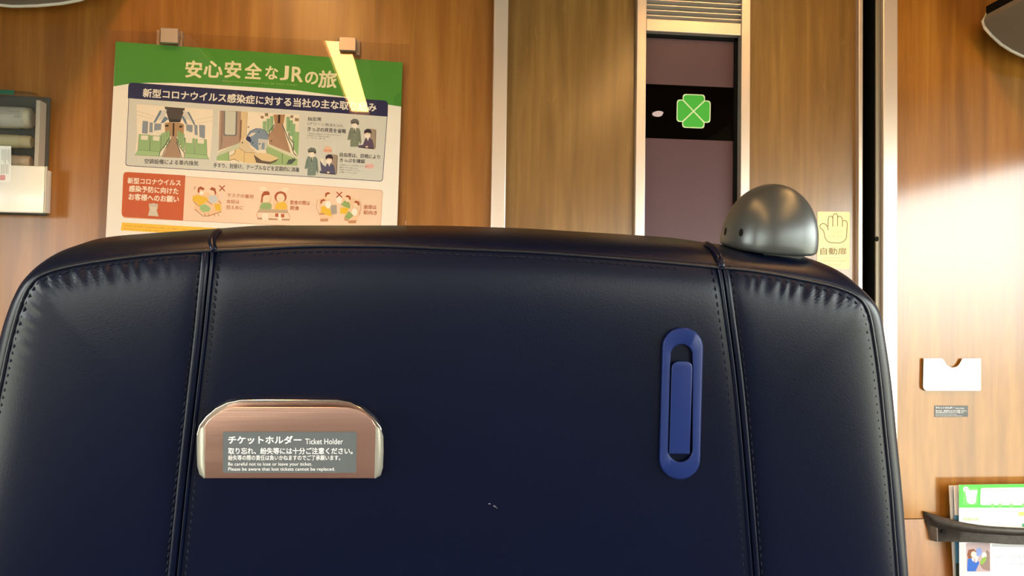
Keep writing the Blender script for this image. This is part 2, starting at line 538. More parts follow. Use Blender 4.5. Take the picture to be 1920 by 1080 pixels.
# added glowing disc for the pale spot in the glass, and a grey panel beyond
vl = W(1236, 211, .9)
glowv = empty('added_glow_spot', vl + Vector((0, .2, 0)), 'small glowing disc added for the pale spot in the dark door glass', 'glow spot')
b = bmesh.new(); add_prism(b, [vl + Vector((math.cos(k * math.pi / 8) * .013, 0, math.sin(k * math.pi / 8) * .005)) for k in range(16)], [vl + Vector((math.cos(k * math.pi / 8) * .016, .02, math.sin(k * math.pi / 8) * .008)) for k in range(16)])
obj('glow_disc', b, emit('spot_glow', (1.0, .88, .74), 7.0), glowv)
b = bmesh.new(); add_box(b, (vl.x - .02, .92, vl.z - .012), (vl.x + .02, 1.0999, vl.z + .012), .003); obj('glow_stem', b, M_DARKMETAL, glowv)
b = bmesh.new(); add_prism(b, [W(x, y, .75) for x, y in ((1345, 246), (1384, 178), (1420, 178), (1420, 420), (1345, 420))], [W(x, y, .75) + Vector((0, .34, 0)) for x, y in ((1345, 246), (1384, 178), (1420, 178), (1420, 420), (1345, 420))])
o = obj('vestibule_panel', b, mat('vestibule_grey', (120, 110, 104), .5), kind='structure')

# four-leaf mark on the door glass
yc = yg - .0004
th = .05
def cl(x, y):
    return (1300.5 + x * math.cos(th * .5) - y * math.sin(.02), 208.5 + x * math.sin(.035) + y)
pr = Print(on_y(yc), 0.0)
def petal(a, outer, inset, hw):
    """one leaf: wedge with rounded outer corners; a = quarter turns"""
    base = [(0, -inset)] + rrect([(-hw, -outer), (hw, -outer), (hw * .86, -hw * .86 - inset), (-hw * .86, -hw * .86 - inset)], 7, 5, (1, 1, 0, 0))
    base = [(0, -inset)] + [(-hw, -hw - inset)] + rrect([(-hw, -outer), (hw, -outer), (hw, -hw), (-hw, -hw)], 6.5, 5, (1, 1, 0, 0))[:12] + [(hw, -hw - inset)]
    out = []
    for x, y in base:
        for _ in range(a): x, y = -y, x
        out.append(cl(x, y))
    return out
for a in range(4): pr.poly(petal(a, 31.8, 0, 21.0), (206, 226, 190), a == 0)
for a in range(4): pr.poly(petal(a, 30.0, 1.7, 19.2), (66, 176, 62), a == 0)
clover = pr.build('clover_sign', origin=W(1300, 240, yc))
tag(clover, 'green four-leaf mark with pale outline on the dark door glass', 'sign')

# sticker with the hand beside the door edge
ys = YD
sticker = empty('door_sticker', W(1563, 505, ys), 'cream sticker with an outlined open hand on the right of the door', 'sticker')
q = [(1533, 396.5), (1593.5, 397.5), (1593, 505), (1532, 504)]
b = bmesh.new(); rr = rrect(q, 3)
add_prism(b, [W(x, y, ys - .0005) for x, y in rr], [W(x, y, ys) for x, y in rr])
obj('sheet', b, mat('cream_sticker', (240, 222, 168), .5), sticker)
pr = Print(on_y(ys - .0005), 0.00005)
z7 = Z(7.714, 1520, 380)
GB = (118, 104, 74)
pr.line(z7((250, 400), (246, 350), (215, 312), (178, 300), (146, 314), (130, 345), (148, 374), (182, 402), (196, 440), (202, 490), (222, 535), (258, 568), (300, 580), (425, 583), (475, 562), (515, 515), (522, 440), (526, 370), (529, 300), (518, 268), (492, 257), (466, 266)), 1.5, GB)
pr.line(z7((250, 350), (252, 240), (264, 203), (290, 193), (314, 206), (320, 240), (320, 345)), 1.5, GB)
pr.line(z7((320, 240), (322, 190), (340, 163), (360, 158), (380, 168), (389, 195), (388, 342)), 1.5, GB)
pr.line(z7((391, 215), (408, 196), (430, 197), (450, 216), (459, 250), (458, 347)), 1.5, GB)
pr.build('hand_outline', sticker)
pr = Print(on_y(ys - .0005), 0.00005)
pr.text('ふれて', *z7((315, 447), (462, 447)), 5.5, (196, 176, 126))
pr.text('ください', *z7((258, 503), (468, 503)), 5, (196, 176, 126))
pr.text('自動扉', *z7((140, 752), (518, 752)), 13, (128, 114, 84), .012)
pr.line(z7((180, 797), (545, 802)), .7, (190, 174, 128))
pr.text('The door opens', *z7((150, 858), (512, 860)), 4.5, (168, 152, 112))
pr.text('by touch', *z7((255, 914), (440, 915)), 4.2, (168, 152, 112))
pr.build('lettering', sticker)

# ================================================================== LUGGAGE RACKS
def rack(side):
    """lengthwise rack with a curved underside; it stops a hand's breadth short of the bulkhead"""
    y0 = -.045
    tip = W(1842, 40, y0)
    if side == 'left': tip = W(240, -62, y0)
    sx = 1 if side == 'right' else -1
    prof = [(0, 0), (.005, -.012), (.018, -.026), (.038, -.042), (.058, -.053), (.078, -.061), (.105, -.068), (.145, -.074), (.185, -.077), (.235, -.074), (.285, -.068)]
    xw = (XR if side == 'right' else XL)
    span = abs(xw - tip.x)
    prof = [p for p in prof if p[0] < span - .03] + [(span - .001, -.066)]
    up = [(span - .001, -.03), (.05, .03), (.008, .016)]
    pts = [Vector((tip.x + sx * a, 0, tip.z + c_)) for a, c_ in prof + up]
    body = bmesh.new()
    f = [p + Vector((0, y0, 0)) for p in pts]; k = [p + Vector((0, YB + .1, 0)) for p in pts]
    add_prism(body, f, k)
    r = empty('luggage_rack', Vector((tip.x + sx * span / 2, y0, tip.z - .08)),
              'grey overhead luggage rack with pale rim in the top %s corner' % side, 'luggage rack', 'overhead racks')
    obj('tray', body, M_RACK, r, smooth=40)
    rim = bmesh.new()
    line = [pts[-1] + Vector((0, y0, 0))] + [p + Vector((0, y0, 0)) for p in pts[:len(prof)]]
    add_tube(rim, [p + Vector((0, -.001, -.001)) for p in line], .0032, 8)
    obj('rim', rim, M_RACKRIM, r, smooth=True)
    lip = bmesh.new()
    a = pts[-1]; c_ = pts[-2]
    lp = [a + Vector((-sx * .002, 0, -.012)), a + Vector((-sx * .002, 0, .012)), a + Vector((sx * .004, 0, .012)), a + Vector((sx * .004, 0, -.012))]
    add_prism(lip, [p + Vector((0, y0 - .002, 0)) for p in lp], [p + Vector((0, YB + .1, 0)) for p in lp])
    obj('lip', lip, M_BLACK, r)  # black puts the shadow on the aisle lip into its colour
rack('right'); rack('left')

# ceiling lamps: two continuous warm strips above the aisle edges
for side, x in (('left', -.34), ('right', .78)):
    lab = 'warm %s hand ceiling light strip running along the car' % side
    L_ = empty('ceiling_light', (x, -1.5, ZC), lab, 'ceiling light', 'ceiling light strips')
    q = 1 if side == 'left' else -1              # unseen deep side, shaped to keep lamp light off the aisle door
    def span(a, c_): return (x + min(q * a, q * c_), x + max(q * a, q * c_))
    b = bmesh.new()
    for a, c_, zz in ((-.058, -.049, 2.128), (.066, .075, 2.055)):
        u0, u1 = span(a, c_); add_box(b, (u0, -2.66, zz), (u1, -.55, ZC - .001))
    u0, u1 = span(-.058, .075)
    add_box(b, (u0, -2.675, 2.128), (u1, -2.66, ZC - .001)); add_box(b, (u0, -.55, 2.128), (u1, -.535, ZC - .001))
    obj('housing', b, M_CREAM, L_)
    u0, u1 = span(-.044, .064)
    obj('diffuser', box((u0, -2.655, 2.14), (u1, -.555, 2.155)), M_LAMP, L_)

# ================================================================== POSTER IN ITS ACRYLIC HOLDER
YA = -.016
holder = empty('poster_holder', W(470, 500, -.01), 'clear acrylic poster holder with two metal clips on the left wall', 'poster holder')
a = [W(197, 57, YA), W(770, 84, YA), W(757, 520, YA), W(181, 500, YA)]
zt = (a[0].z + a[1].z) / 2; x0 = (a[0].x + a[3].x) / 2; x1 = (a[1].x + a[2].x) / 2
obj('acrylic_sheet', box((x0, YA - .003, a[3].z - .02), (x1, YA, zt), .0006), M_ACRYLIC, holder)
M_CLIP = mat('clip_metal', (178, 160, 148), .38, .6)
for cx, c0, c1, r0, r1 in ((317, 301, 334, 53, 83), (651.5, 636, 667, 70, 98)):
    p0 = W(c0, (r0 + r1) / 2, -.028); p1 = W(c1, (r0 + r1) / 2, -.028)
    zt_, zb_ = W(cx, r0, -.028).z, W(cx, r1 - 3, -.028).z
    b = bmesh.new()
    add_box(b, (p0.x, -.030, zb_), (p1.x, -.0205, zt_), .0008)
    add_box(b, (p0.x, -.0205, zt_ - .010), (p1.x, -.0002, zt_ - .001), .0006)
    cl_ = obj('clip', b, M_CLIP, holder)
    b = bmesh.new()
    zk0, zk1 = W(cx, r1 + 4, -.0122).z, W(cx, r0 + 4, -.0122).z
    add_box(b, (W(c0 - 7, r0, -.0122).x, -.0122, zk0), (W(c0 - 1, r0, -.0122).x, -.0002, zk1), .0005)
    obj('bracket', b, mat('bracket_brown', (176, 140, 112), .5), cl_)
    b = bmesh.new(); add_box(b, (W(c1 + 1, r0, -.0122).x, -.0122, zk0), (W(c1 + 8, r0, -.0122).x, -.0002, zk1), .0005)
    obj('bracket', b, mat('bracket_brown', (176, 140, 112), .5), cl_)

YP = -.0135
poster = empty('safety_poster', W(470, 490, YP), 'green and white railway safety poster with cartoon panels behind acrylic', 'poster')
sheet = [(217, 78), (755, 117), (742, 503), (196.5, 476)]
b = bmesh.new(); add_prism(b, [W(x, y, YP) for x, y in sheet], [W(x, y, YP + .0008) for x, y in sheet])
obj('sheet', b, M_PAPER, poster)
SP = on_y(YP)
NAVY = (30, 34, 84); INK = (44, 44, 60)
# green heading
pr = Print(SP)
curve = [(752.3, 200), (726, 196), (637, 180), (554, 169), (480, 163.8), (385, 158), (330, 155.5), (280, 155), (240, 157.5), (213, 162)]
pr.poly([(217, 78), (755, 117)] + curve, (74, 148, 52))
pr.poly([(753.5, 170), (744, 176), (738, 187), (740, 196.5), (752.3, 199.6)], (62, 138, 48))
pr.build('green_heading', poster)
pr = Print(SP, .0002)
HC = (238, 232, 196)
for ch, x0_, x1_, yb, h in (('安', 347.5, 377.5, 144.5, 31), ('心', 382, 416, 144, 30), ('安', 421, 451, 145, 31), ('全', 458.5, 489.5, 146.5, 29),
                            ('な', 497.5, 520, 148, 24), ('J', 525, 540, 149.5, 26), ('R', 547, 567, 152.5, 27), ('の', 572, 595.5, 157, 22.5), ('旅', 597, 630, 163.5, 31)):
    pr.text(ch, (x0_, yb), (x1_, yb + .055 * (x1_ - x0_)), h, HC, .022)
pr.build('headline', poster)
pr = Print(SP, .0002)
pr.text('ANSHIN ANZEN NA JR NO TABI', (416, 153.5), (556, 161.5), 3.2, (150, 190, 120))
pr.build('tagline', poster)
# measures panel
pr = Print(SP, .0002)
PQ = [(241.5, 175), (727.5, 205), (717.5, 340.5), (235, 311)]
pr.poly(rrect(PQ, 6, 5, (0, 0, 1, 1)), (64, 66, 108))
PI = [(242.6, 175), (726.4, 205), (716.5, 339.3), (236.2, 309.9)]
pr.poly(rrect(PI, 5.5, 5, (0, 0, 1, 1)), (216, 220, 218))
pr.build('measures_panel', poster)
pr = Print(SP, .0003)
pr.poly(rrect([(241, 154.5), (727.8, 189), (726.8, 218.8), (239.7, 184.2)], 8, 6, (1, 1, 0, 0)), NAVY)
pr.build('navy_banner', poster)
pr = Print(SP, .0005)
pr.text('新型コロナウイルス感染症に対する当社の主な取り組み', (268, 182), (705, 209.5), 16, (240, 238, 232), .02)
pr.build('banner_lettering', poster)
pr = Print(SP, .0004)
pr.text('空調設備による車内換気', (271, 306.5), (372, 311), 9, INK, .012)
pr.build('caption', poster); pr = Print(SP, .0004)
pr.text('手すり、肘掛け、テーブルなどを定期的に消毒', (400, 314), (561, 323), 9, INK, .012)
z6 = Z(6.75, 550, 190)
pr.build('caption', poster); pr = Print(SP, .0004)
pr.text('指定席', *z6((182, 247), (354, 250)), 7, INK, .01)
pr.text('(グリーン席含む)は、', *z6((180, 306), (640, 336)), 6.6, INK)
pr.text('きっぷの拝見を省略', *z6((180, 377), (665, 408)), 8.2, INK, .014)
pr.text('ご乗車券の確認をする場合があります', *z6((176, 415), (600, 440)), 2.4, (100, 100, 108))
pr.text('お客様へのご協力をお願い', *z6((176, 440), (470, 460)), 2.4, (100, 100, 108))
pr.text('いたします', *z6((176, 466), (408, 484)), 2.4, (100, 100, 108))
pr.build('caption', poster); pr = Print(SP, .0004)
pr.text('自由席は、目視により', *z6((588, 700), (1095, 732)), 7.8, INK, .014)
pr.text('きっぷを確認', *z6((588, 768), (905, 786)), 7.4, INK, .014)
for k, (x1_, s) in enumerate(((880, 'お客様のきっぷを目視により'), (820, '確認させて頂きます'), (862, '係員へお見せください'), (810, 'お願いいたします'))):
    pr.text(s, *z6((584, 812 + k * 30), (x1_, 830 + k * 30)), 2.6, (108, 108, 112))
pr.build('caption', poster)

# ---- illustration: train aisle
z4 = Z(6.75, 220, 180)
pr = Print(SP, .0004)
pr.poly(z4((245, 105), (1210, 172), (1200, 500), (1170, 800), (225, 755), (250, 500)), (244, 236, 224))
for seg in (((245, 190), (420, 240), (600, 330)), ((250, 240), (440, 290)), ((1205, 262), (1010, 300), (880, 360)), ((1210, 315), (1000, 345))):
    pr.line(z4(*seg), .5, (196, 178, 160))
pr.poly(z4((598, 135), (858, 155), (800, 330), (655, 320)), (74, 66, 64))
pr.poly(z4((655, 290), (795, 300), (790, 335), (660, 330)), (40, 34, 34))
for q in (((322, 315), (392, 322), (385, 480), (312, 470)), ((410, 335), (450, 338), (448, 470), (404, 468)), ((470, 345), (560, 352), (552, 430), (466, 440)),
          ((1035, 365), (1112, 372), (1108, 540), (1040, 520)), ((975, 365), (1015, 368), (1018, 500), (978, 490)), ((870, 360), (955, 368), (952, 460), (876, 450))):
    pr.poly(z4(*q), (138, 152, 170))
for q in (((540, 180), (572, 190), (490, 330), (452, 345)), ((600, 250), (650, 290), (590, 340), (548, 345)), ((880, 200), (910, 205), (985, 350), (975, 378)), ((810, 260), (850, 250), (885, 350), (865, 360))):
    pr.poly(z4(*q), (108, 134, 158))
for q in (((560, 190), (630, 170), (600, 270), (520, 320)), ((830, 180), (870, 200), (940, 330), (850, 280))):
    pr.poly(z4(*q), (214, 214, 214))
pr.poly(z4((600, 345), (660, 330), (800, 340), (845, 360), (840, 520), (610, 510)), (178, 142, 104))
pr.poly(z4((703, 345), (725, 346), (720, 508), (700, 506)), (44, 34, 30))
for q in (((605, 370), (650, 362), (650, 388), (605, 390)), ((785, 378), (825, 374), (825, 398), (785, 402))):
    pr.poly(z4(*q), (40, 34, 30))
pr.poly(z4((690, 505), (750, 510), (805, 785), (575, 775)), (172, 142, 120))
GR = (150, 190, 136); GD = (60, 84, 72)
for (xa_, xb_, yt, yb_) in ((530, 668, 440, 590), (760, 850, 440, 590)):
    for k in range(4):
        w_ = (xb_ - xa_) / 4
        xx = xa_ + k * w_; s_ = (3 - k if xa_ < 700 else k) * 22
        pr.poly(z4((xx, yt + s_ * .6), (xx + w_ * .85, yt + s_ * .6), (xx + w_ * .85, yb_ + s_ * 1.6), (xx, yb_ + s_ * 1.6)), GR)
        pr.line(z4((xx + w_ * .9, yt + s_ * .6), (xx + w_ * .9, yb_ + s_ * 1.6)), .5, GD)
for q in (((275, 485), (415, 495), (410, 695), (262, 685)), ((420, 500), (560, 510), (545, 705), (414, 697)), ((850, 530), (980, 540), (975, 735), (862, 725)), ((990, 545), (1130, 552), (1138, 750), (980, 738))):
    pr.poly(z4(*q), GR); pr.line(z4(*q), .6, GD, True)
for q in (((262, 685), (545, 705), (530, 765), (222, 748)), ((862, 725), (1138, 750), (1165, 800), (860, 785))):
    pr.poly(z4(*q), (164, 200, 148)); pr.line(z4(*q), .5, GD, True)
for q in (((302, 498), (392, 504), (385, 560), (300, 552)), ((455, 508), (540, 514), (530, 570), (452, 562)), ((868, 530), (952, 536), (948, 598), (872, 590)), ((1018, 545), (1100, 552), (1096, 606), (1020, 598)),
          ((385, 458), (445, 462), (440, 496), (384, 492)), ((500, 455), (560, 462), (552, 500), (500, 494)), ((860, 485), (912, 490), (910, 520), (862, 516)), ((965, 495), (1028, 500), (1024, 534), (966, 528)),
          ((455, 440), (505, 444), (500, 470), (456, 468)), ((860, 440), (905, 444), (902, 470), (862, 466))):
    pr.poly(z4(*q), (238, 234, 222))
for pts in (((665, 520), (610, 620), (545, 700), (530, 760), (570, 768), (600, 690), (672, 560)), ((752, 540), (790, 640), (850, 720), (852, 785), (815, 780), (790, 690), (748, 580))):
    pr.line(z4(*pts), 1.4, GD)
pr.build('aisle_drawing', poster)

# ---- illustration: cleaner wiping a table
z5 = Z(7.2, 380, 190)
pr = Print(SP, .0004)
pr.poly(z5((215, 125), (610, 140), (760, 150), (1305, 180), (1285, 870), (190, 820), (190, 740), (215, 660)), (242, 234, 220))
pr.poly(z5((230, 125), (520, 135), (515, 560), (215, 665)), (176, 150, 138))
pr.poly(z5((262, 128), (275, 128), (268, 520), (250, 640), (245, 640)), (140, 116, 108))
pr.poly(rrect(z5((285, 130), (470, 138), (462, 470), (278, 466)), 4, 4, (0, 0, 1, 1)), (120, 116, 122))
pr.poly(rrect(z5((305, 130), (448, 138), (440, 455), (300, 450)), 3, 4, (0, 0, 1, 1)), (206, 212, 206))
pr.poly(z5((520, 138), (608, 142), (590, 480), (510, 560)), (222, 200, 160))
pr.poly(z5((508, 255), (530, 250), (520, 500), (495, 550)), (130, 100, 84))
pr.line(z5((606, 142), (590, 470)), .6, (150, 130, 110))
for q in (((785, 195), (825, 200), (822, 235), (785, 230)), ((840, 160), (885, 160), (885, 205), (840, 200)), ((1185, 190), (1225, 190), (1222, 225), (1185, 225)), ((1245, 225), (1300, 230), (1298, 270), (1245, 268))):
    pr.poly(z5(*q), (150, 128, 104))
pr.poly(z5((955, 180), (1115, 178), (1090, 310), (975, 310)), (176, 136, 100))
pr.poly(z5((1020, 180), (1050, 180), (1045, 295), (1015, 295)), (52, 34, 28))
pr.poly(z5((990, 305), (1075, 310), (1190, 700), (900, 580), (880, 470)), (172, 138, 116))
for xx, yt, yb_ in ((812, 270, 430), (862, 235, 420), (910, 200, 400), (1130, 210, 410), (1172, 255, 470), (1210, 305, 560)):
    pr.poly(rrect(z5((xx, yt), (xx + 42, yt), (xx + 38, yb_), (xx, yb_)), 1.6, 3, (1, 1, 0, 0)), (140, 186, 140))
    pr.line(z5((xx + 42, yt), (xx + 38, yb_)), .6, GD)
pr.poly(z5((1245, 410), (1305, 414), (1290, 740), (1225, 640)), (150, 192, 136))
pr.poly(z5((1250, 320), (1305, 325), (1302, 412), (1248, 408)), (236, 228, 214))
for pts in (((975, 310), (905, 400), (890, 470)), ((1075, 310), (1110, 400), (1160, 520), (1200, 600), (1230, 700), (1280, 745)), ((1160, 420), (1170, 500), (1230, 560), (1225, 660))):
    pr.line(z5(*pts), 1.6, GD)
pr.poly(z5((215, 690), (500, 560), (520, 575), (560, 640), (430, 650), (350, 700), (190, 750)), (206, 214, 192))
pr.poly(z5((190, 745), (350, 680), (360, 805), (190, 800)), (156, 192, 134))
pr.poly(z5((440, 645), (690, 640), (730, 840), (560, 830), (480, 800), (370, 790), (365, 745), (420, 710)), (232, 208, 158))
pr.line(z5((445, 648), (430, 710), (365, 740)), .9, GD); pr.line(z5((350, 680), (360, 800)), .9, GD)
pr.line(z5((565, 640), (560, 830)), .7, (150, 116, 84)); pr.line(z5((362, 800), (430, 780), (495, 818)), .9, GD)
pr.poly(z5((500, 575), (545, 520), (600, 520), (650, 620), (720, 690), (580, 690), (490, 635)), (224, 208, 180))
pr.line(z5((490, 630), (580, 690), (740, 700)), .7, (120, 96, 80))
pr.poly(z5((600, 470), (640, 405), (720, 368), (790, 372), (860, 410), (885, 470), (880, 560), (850, 640), (740, 660), (650, 590)), (128, 150, 178))
pr.line(z5((600, 470), (640, 405), (720, 368), (790, 372), (860, 410), (885, 470)), .9, (60, 74, 104))
pr.poly(z5((580, 510), (600, 470), (640, 480), (662, 530), (640, 560), (600, 530)), (42, 54, 98))
pr.poly(z5((620, 470), (660, 430), (720, 420), (700, 450), (645, 480)), (230, 222, 214))
pr.poly(z5((750, 505), (885, 520), (875, 660), (755, 655)), (206, 208, 206))
pr.poly(z5((800, 560), (840, 565), (832, 650), (795, 645)), (134, 158, 180))
for cx_, cy_ in ((760, 410), (676, 560), (875, 440), (770, 575)): pr.poly(disc(*z5((cx_, cy_))[0], 1.4), (60, 80, 120))
for cx_, cy_ in ((538, 560), (618, 348), (930, 535), (885, 640)): pr.poly(disc(*z5((cx_, cy_))[0], 1.3), (60, 50, 46))
pr.poly(z5((880, 570), (1290, 745), (1285, 775), (1160, 740), (880, 600)), (214, 216, 196))
pr.poly(z5((870, 600), (1160, 735), (1285, 780), (1280, 870), (900, 855), (870, 720)), (158, 190, 134))
pr.line(z5((1075, 700), (1075, 840)), .9, GD); pr.line(z5((862, 640), (868, 700)), .9, GD)
pr.poly(z5((1130, 850), (1160, 790), (1240, 770), (1260, 790), (1200, 850)), (74, 88, 84))
pr.poly(z5((690, 715), (760, 695), (870, 700), (1030, 770), (920, 815), (800, 800)), (228, 206, 164))
pr.poly(z5((690, 720), (800, 800), (920, 818), (1030, 775), (985, 820), (900, 850), (725, 830)), (104, 88, 80))
pr.build('cleaning_drawing', poster)

# ---- illustration: two ticket checks
pr = Print(SP, .0004)
def staff(ox, oy, coat, cap):
    """standing uniformed figure with a cap; ox, oy in the enlarged detail"""
    f = lambda *p: z6(*[(ox + x, oy + y) for x, y in p])
    pr.poly(f((0, 110), (30, 108), (70, 112), (110, 118), (125, 150), (138, 290), (122, 330), (110, 280), (100, 350), (-5, 350), (0, 250), (-15, 268), (-40, 260), (-20, 160)), coat)
    pr.line(f((0, 150), (-8, 250)), .5, (70, 80, 74)); pr.line(f((108, 150), (112, 280)), .5, (70, 80, 74))
    pr.poly(f((30, 108), (75, 112), (56, 170)), (232, 228, 220)); pr.poly(f((46, 118), (58, 118), (56, 180), (44, 170)), (60, 80, 70))
    pr.poly(disc(*f((52, 70))[0], 6.2, 7), (240, 218, 196)); pr.poly(disc(*f((52, 88))[0], 5.2, 4), (242, 240, 236))
    pr.poly(f((2, 50), (2, 20), (40, -6), (90, 4), (108, 30), (106, 58), (60, 38)), cap)
    pr.poly(f((4, 44), (60, 36), (106, 52), (108, 66), (90, 76), (70, 50), (10, 60)), (64, 70, 72))
    for k in range(3): pr.poly(disc(*f((52, 200 + k * 40))[0], .7), (210, 206, 170))
def sitter(ox, oy, suit, hand):
    f = lambda *p: z6(*[(ox + x, oy + y) for x, y in p])
    pr.poly(rrect(f((40, 0), (160, 10), (150, 262), (-5, 250)), 3, 4), (162, 148, 136))
    pr.line(f((155, 25), (146, 250)), .9, (90, 78, 76))
    pr.poly(f((20, 130), (70, 118), (110, 140), (126, 200), (130, 256), (10, 250), (-60, 238), (-75, 215), (-8, 205)), suit)
    pr.line(f((20, 140), (0, 210)), .6, (36, 32, 52)); pr.line(f((-65, 236), (130, 256)), 1.6, (44, 40, 50))
    pr.poly(f((40, 122), (70, 120), (52, 160)), (236, 232, 228))
    pr.poly(disc(*f((48, 78))[0], 6, 6.8), (242, 222, 204)); pr.poly(disc(*f((46, 98))[0], 4.8, 3.2), (244, 242, 240))
    pr.poly(f((6, 70), (8, 26), (40, 4), (80, 8), (100, 40), (96, 84), (86, 60), (40, 52)), (52, 40, 62))
    if hand:
        pr.poly(f((-50, 210), (-62, 90), (-50, 70), (-34, 130), (20, 170), (10, 220)), suit)
        pr.poly(f((-56, 90), (-58, 60), (-24, 64), (-26, 112), (-40, 118)), (244, 236, 228))
    pr.poly(disc(*f((40, 232))[0], 2.6, 1.6), (240, 216, 196))
staff(724, 225, (126, 138, 124), (112, 112, 110)); sitter(890, 345, (92, 78, 108), False)
pr.build('ticket_check_drawing', poster); pr = Print(SP, .0004)
staff(182, 590, (120, 142, 138), (108, 118, 118)); sitter(402, 668, (86, 88, 122), True)
pr.poly(z6((380, 640), (395, 590), (430, 565), (480, 590), (495, 640), (440, 650)), (238, 196, 172))
pr.text('確認', *z6((385, 638), (490, 640)), 4.4, (206, 120, 96))
pr.build('ticket_check_drawing', poster); pr = Print(SP, .0004)
pr.poly(rrect(z6((905, 795), (1015, 785), (1025, 850), (905, 855)), 5), (240, 196, 196))
pr.build('pink_stamp', poster)

# requests panel
pr = Print(SP, .0002)
OR = (206, 98, 58)
z9 = Z(6.6207, 190, 310)
z8 = Z(6.1935, 460, 320)
RQ = [(232, 322), (718.5, 356), (715, 428), (713, 446), (229, 408)]
pr.poly(rrect([(231.5, 322.3), (718, 356.5), (713.5, 432), (229, 408.5)], 6), (222, 168, 140))
pr.poly(rrect([(232.5, 323.3), (717, 357.5), (712.6, 431), (230, 407.5)], 5.5), (246, 218, 196))
pr.build('request_panel', poster)
pr = Print(SP, .0003)
pr.poly(rrect(z9((275, 80), (1045, 125), (1015, 685), (250, 640)), 9, 6, (1, 0, 0, 1)), OR)
pr.build('orange_block', poster)
pr = Print(SP, .0005)
CW = (250, 240, 226)
pr.text('新型コロナウイルス', *z9((328, 225), (985, 255)), 11, CW, .022)
pr.text('感染予防に向けた', *z9((345, 325), (955, 360)), 11.5, CW, .022)
pr.text('お客様へのお願い', *z9((340, 428), (960, 462)), 12, CW, .022)
pr.build('orange_block_lettering', poster)
pr = Print(SP, .0005)       # a small bowing figure
pr.poly(z9((600, 545), (685, 548), (712, 635), (580, 625)), (214, 206, 194)); pr.poly(disc(*z9((648, 520))[0], 8, 7.5), (222, 212, 200))
pr.poly(z9((590, 475), (705, 480), (700, 520), (596, 515)), (206, 196, 184))
pr.build('bowing_figure_drawing', poster)
pr = Print(SP, .0005)
BR = (190, 108, 70); SK = (248, 222, 196); YE = (240, 196, 60); HR = (176, 84, 44)
# two people talking on a bench
pr.poly(z9((1150, 400), (1190, 340), (1440, 340), (1490, 440), (1500, 580), (1320, 640), (1160, 545)), (246, 206, 170))
pr.poly(z9((1140, 380), (1200, 370), (1310, 400), (1330, 440), (1220, 510), (1180, 460), (1130, 440)), YE)
pr.poly(z9((1330, 380), (1420, 370), (1450, 420), (1420, 470), (1350, 465)), (206, 212, 222))
pr.poly(disc(*z9((1240, 325))[0], 6.2, 7), SK); pr.poly(z9((1195, 330), (1200, 280), (1235, 262), (1280, 285), (1275, 310), (1225, 300), (1215, 350)), HR)
pr.poly(disc(*z9((1375, 325))[0], 6.2, 7), SK); pr.poly(z9((1345, 300), (1370, 270), (1415, 285), (1428, 340), (1415, 375), (1400, 320)), HR)
pr.poly(disc(*z9((1245, 345))[0], 3.6, 3), (250, 246, 240))
pr.poly(z9((1220, 500), (1290, 480), (1360, 530), (1340, 575), (1260, 580), (1225, 545)), (164, 196, 140))
pr.poly(z9((1400, 480), (1480, 480), (1485, 570), (1420, 560)), YE)
pr.poly(z9((1455, 380), (1480, 340), (1525, 355), (1510, 420), (1470, 440)), (244, 216, 204))
for seg in (((1145, 450), (1215, 510)), ((1315, 445), (1375, 485)), ((1455, 440), (1490, 475)), ((1160, 545), (1260, 630), (1330, 630), (1490, 575)), ((1150, 300), (1170, 262))): pr.line(z9(*seg), 1.0, (150, 74, 40))
for x_ in (1280, 1330, 1400, 1450): pr.line(z9((x_, 600), (x_ + 12, 632)), .9, (150, 74, 40))
def cross(zz, cx_, cy_, r):
    pr.line(zz((cx_ - r, cy_ - r), (cx_ + r, cy_ + r)), 2.0, (176, 78, 48)); pr.line(zz((cx_ + r, cy_ - r), (cx_ - r, cy_ + r)), 2.0, (176, 78, 48))
cross(z9, 1500, 285, 34)
pr.build('talking_pair_drawing', poster)
pr = Print(SP, .0005)
# two people eating side by side
pr.poly(z8((185, 290), (300, 290), (315, 440), (150, 480)), (240, 206, 172)); pr.poly(z8((330, 330), (480, 330), (500, 480), (320, 470)), (240, 206, 172))
pr.poly(disc(*z8((205, 210))[0], 7.4, 4.4), (250, 232, 214)); pr.poly(disc(*z8((465, 220))[0], 7, 4.2), (250, 232, 214))
pr.poly(disc(*z8((240, 310))[0], 7.6, 9.4), SK); pr.poly(z8((180, 370), (190, 280), (215, 242), (265, 238), (288, 265), (275, 285), (225, 285), (205, 310), (200, 370)), HR)
pr.poly(disc(*z8((410, 305))[0], 11.5, 10.5), HR); pr.poly(disc(*z8((410, 318))[0], 7.8, 8.6), SK)
pr.poly(z8((165, 430), (190, 375), (280, 370), (310, 400), (300, 450), (180, 445)), (150, 178, 116))
pr.poly(z8((345, 420), (370, 375), (450, 360), (485, 400), (480, 450), (350, 450)), YE)
pr.poly(z8((160, 445), (490, 455), (500, 495), (140, 485)), (196, 168, 140))
pr.poly(z8((350, 495), (455, 505), (450, 545), (345, 535)), (186, 88, 48))
for xx in (200, 235, 385): pr.poly(z8((xx, 500), (xx + 30, 500), (xx + 28, 575), (xx, 572)), (250, 238, 224))
for q in (((140, 545), (195, 548), (195, 568), (145, 565)), ((270, 552), (375, 558), (375, 575), (270, 572)), ((425, 560), (512, 562), (515, 580), (425, 578))): pr.poly(z8(*q), (186, 140, 110))
pr.line(z8((140, 480), (135, 530), (150, 560)), .7, BR); pr.line(z8((500, 490), (518, 540), (512, 570)), .7, BR)
pr.build('eating_pair_drawing', poster)
pr = Print(SP, .0005)
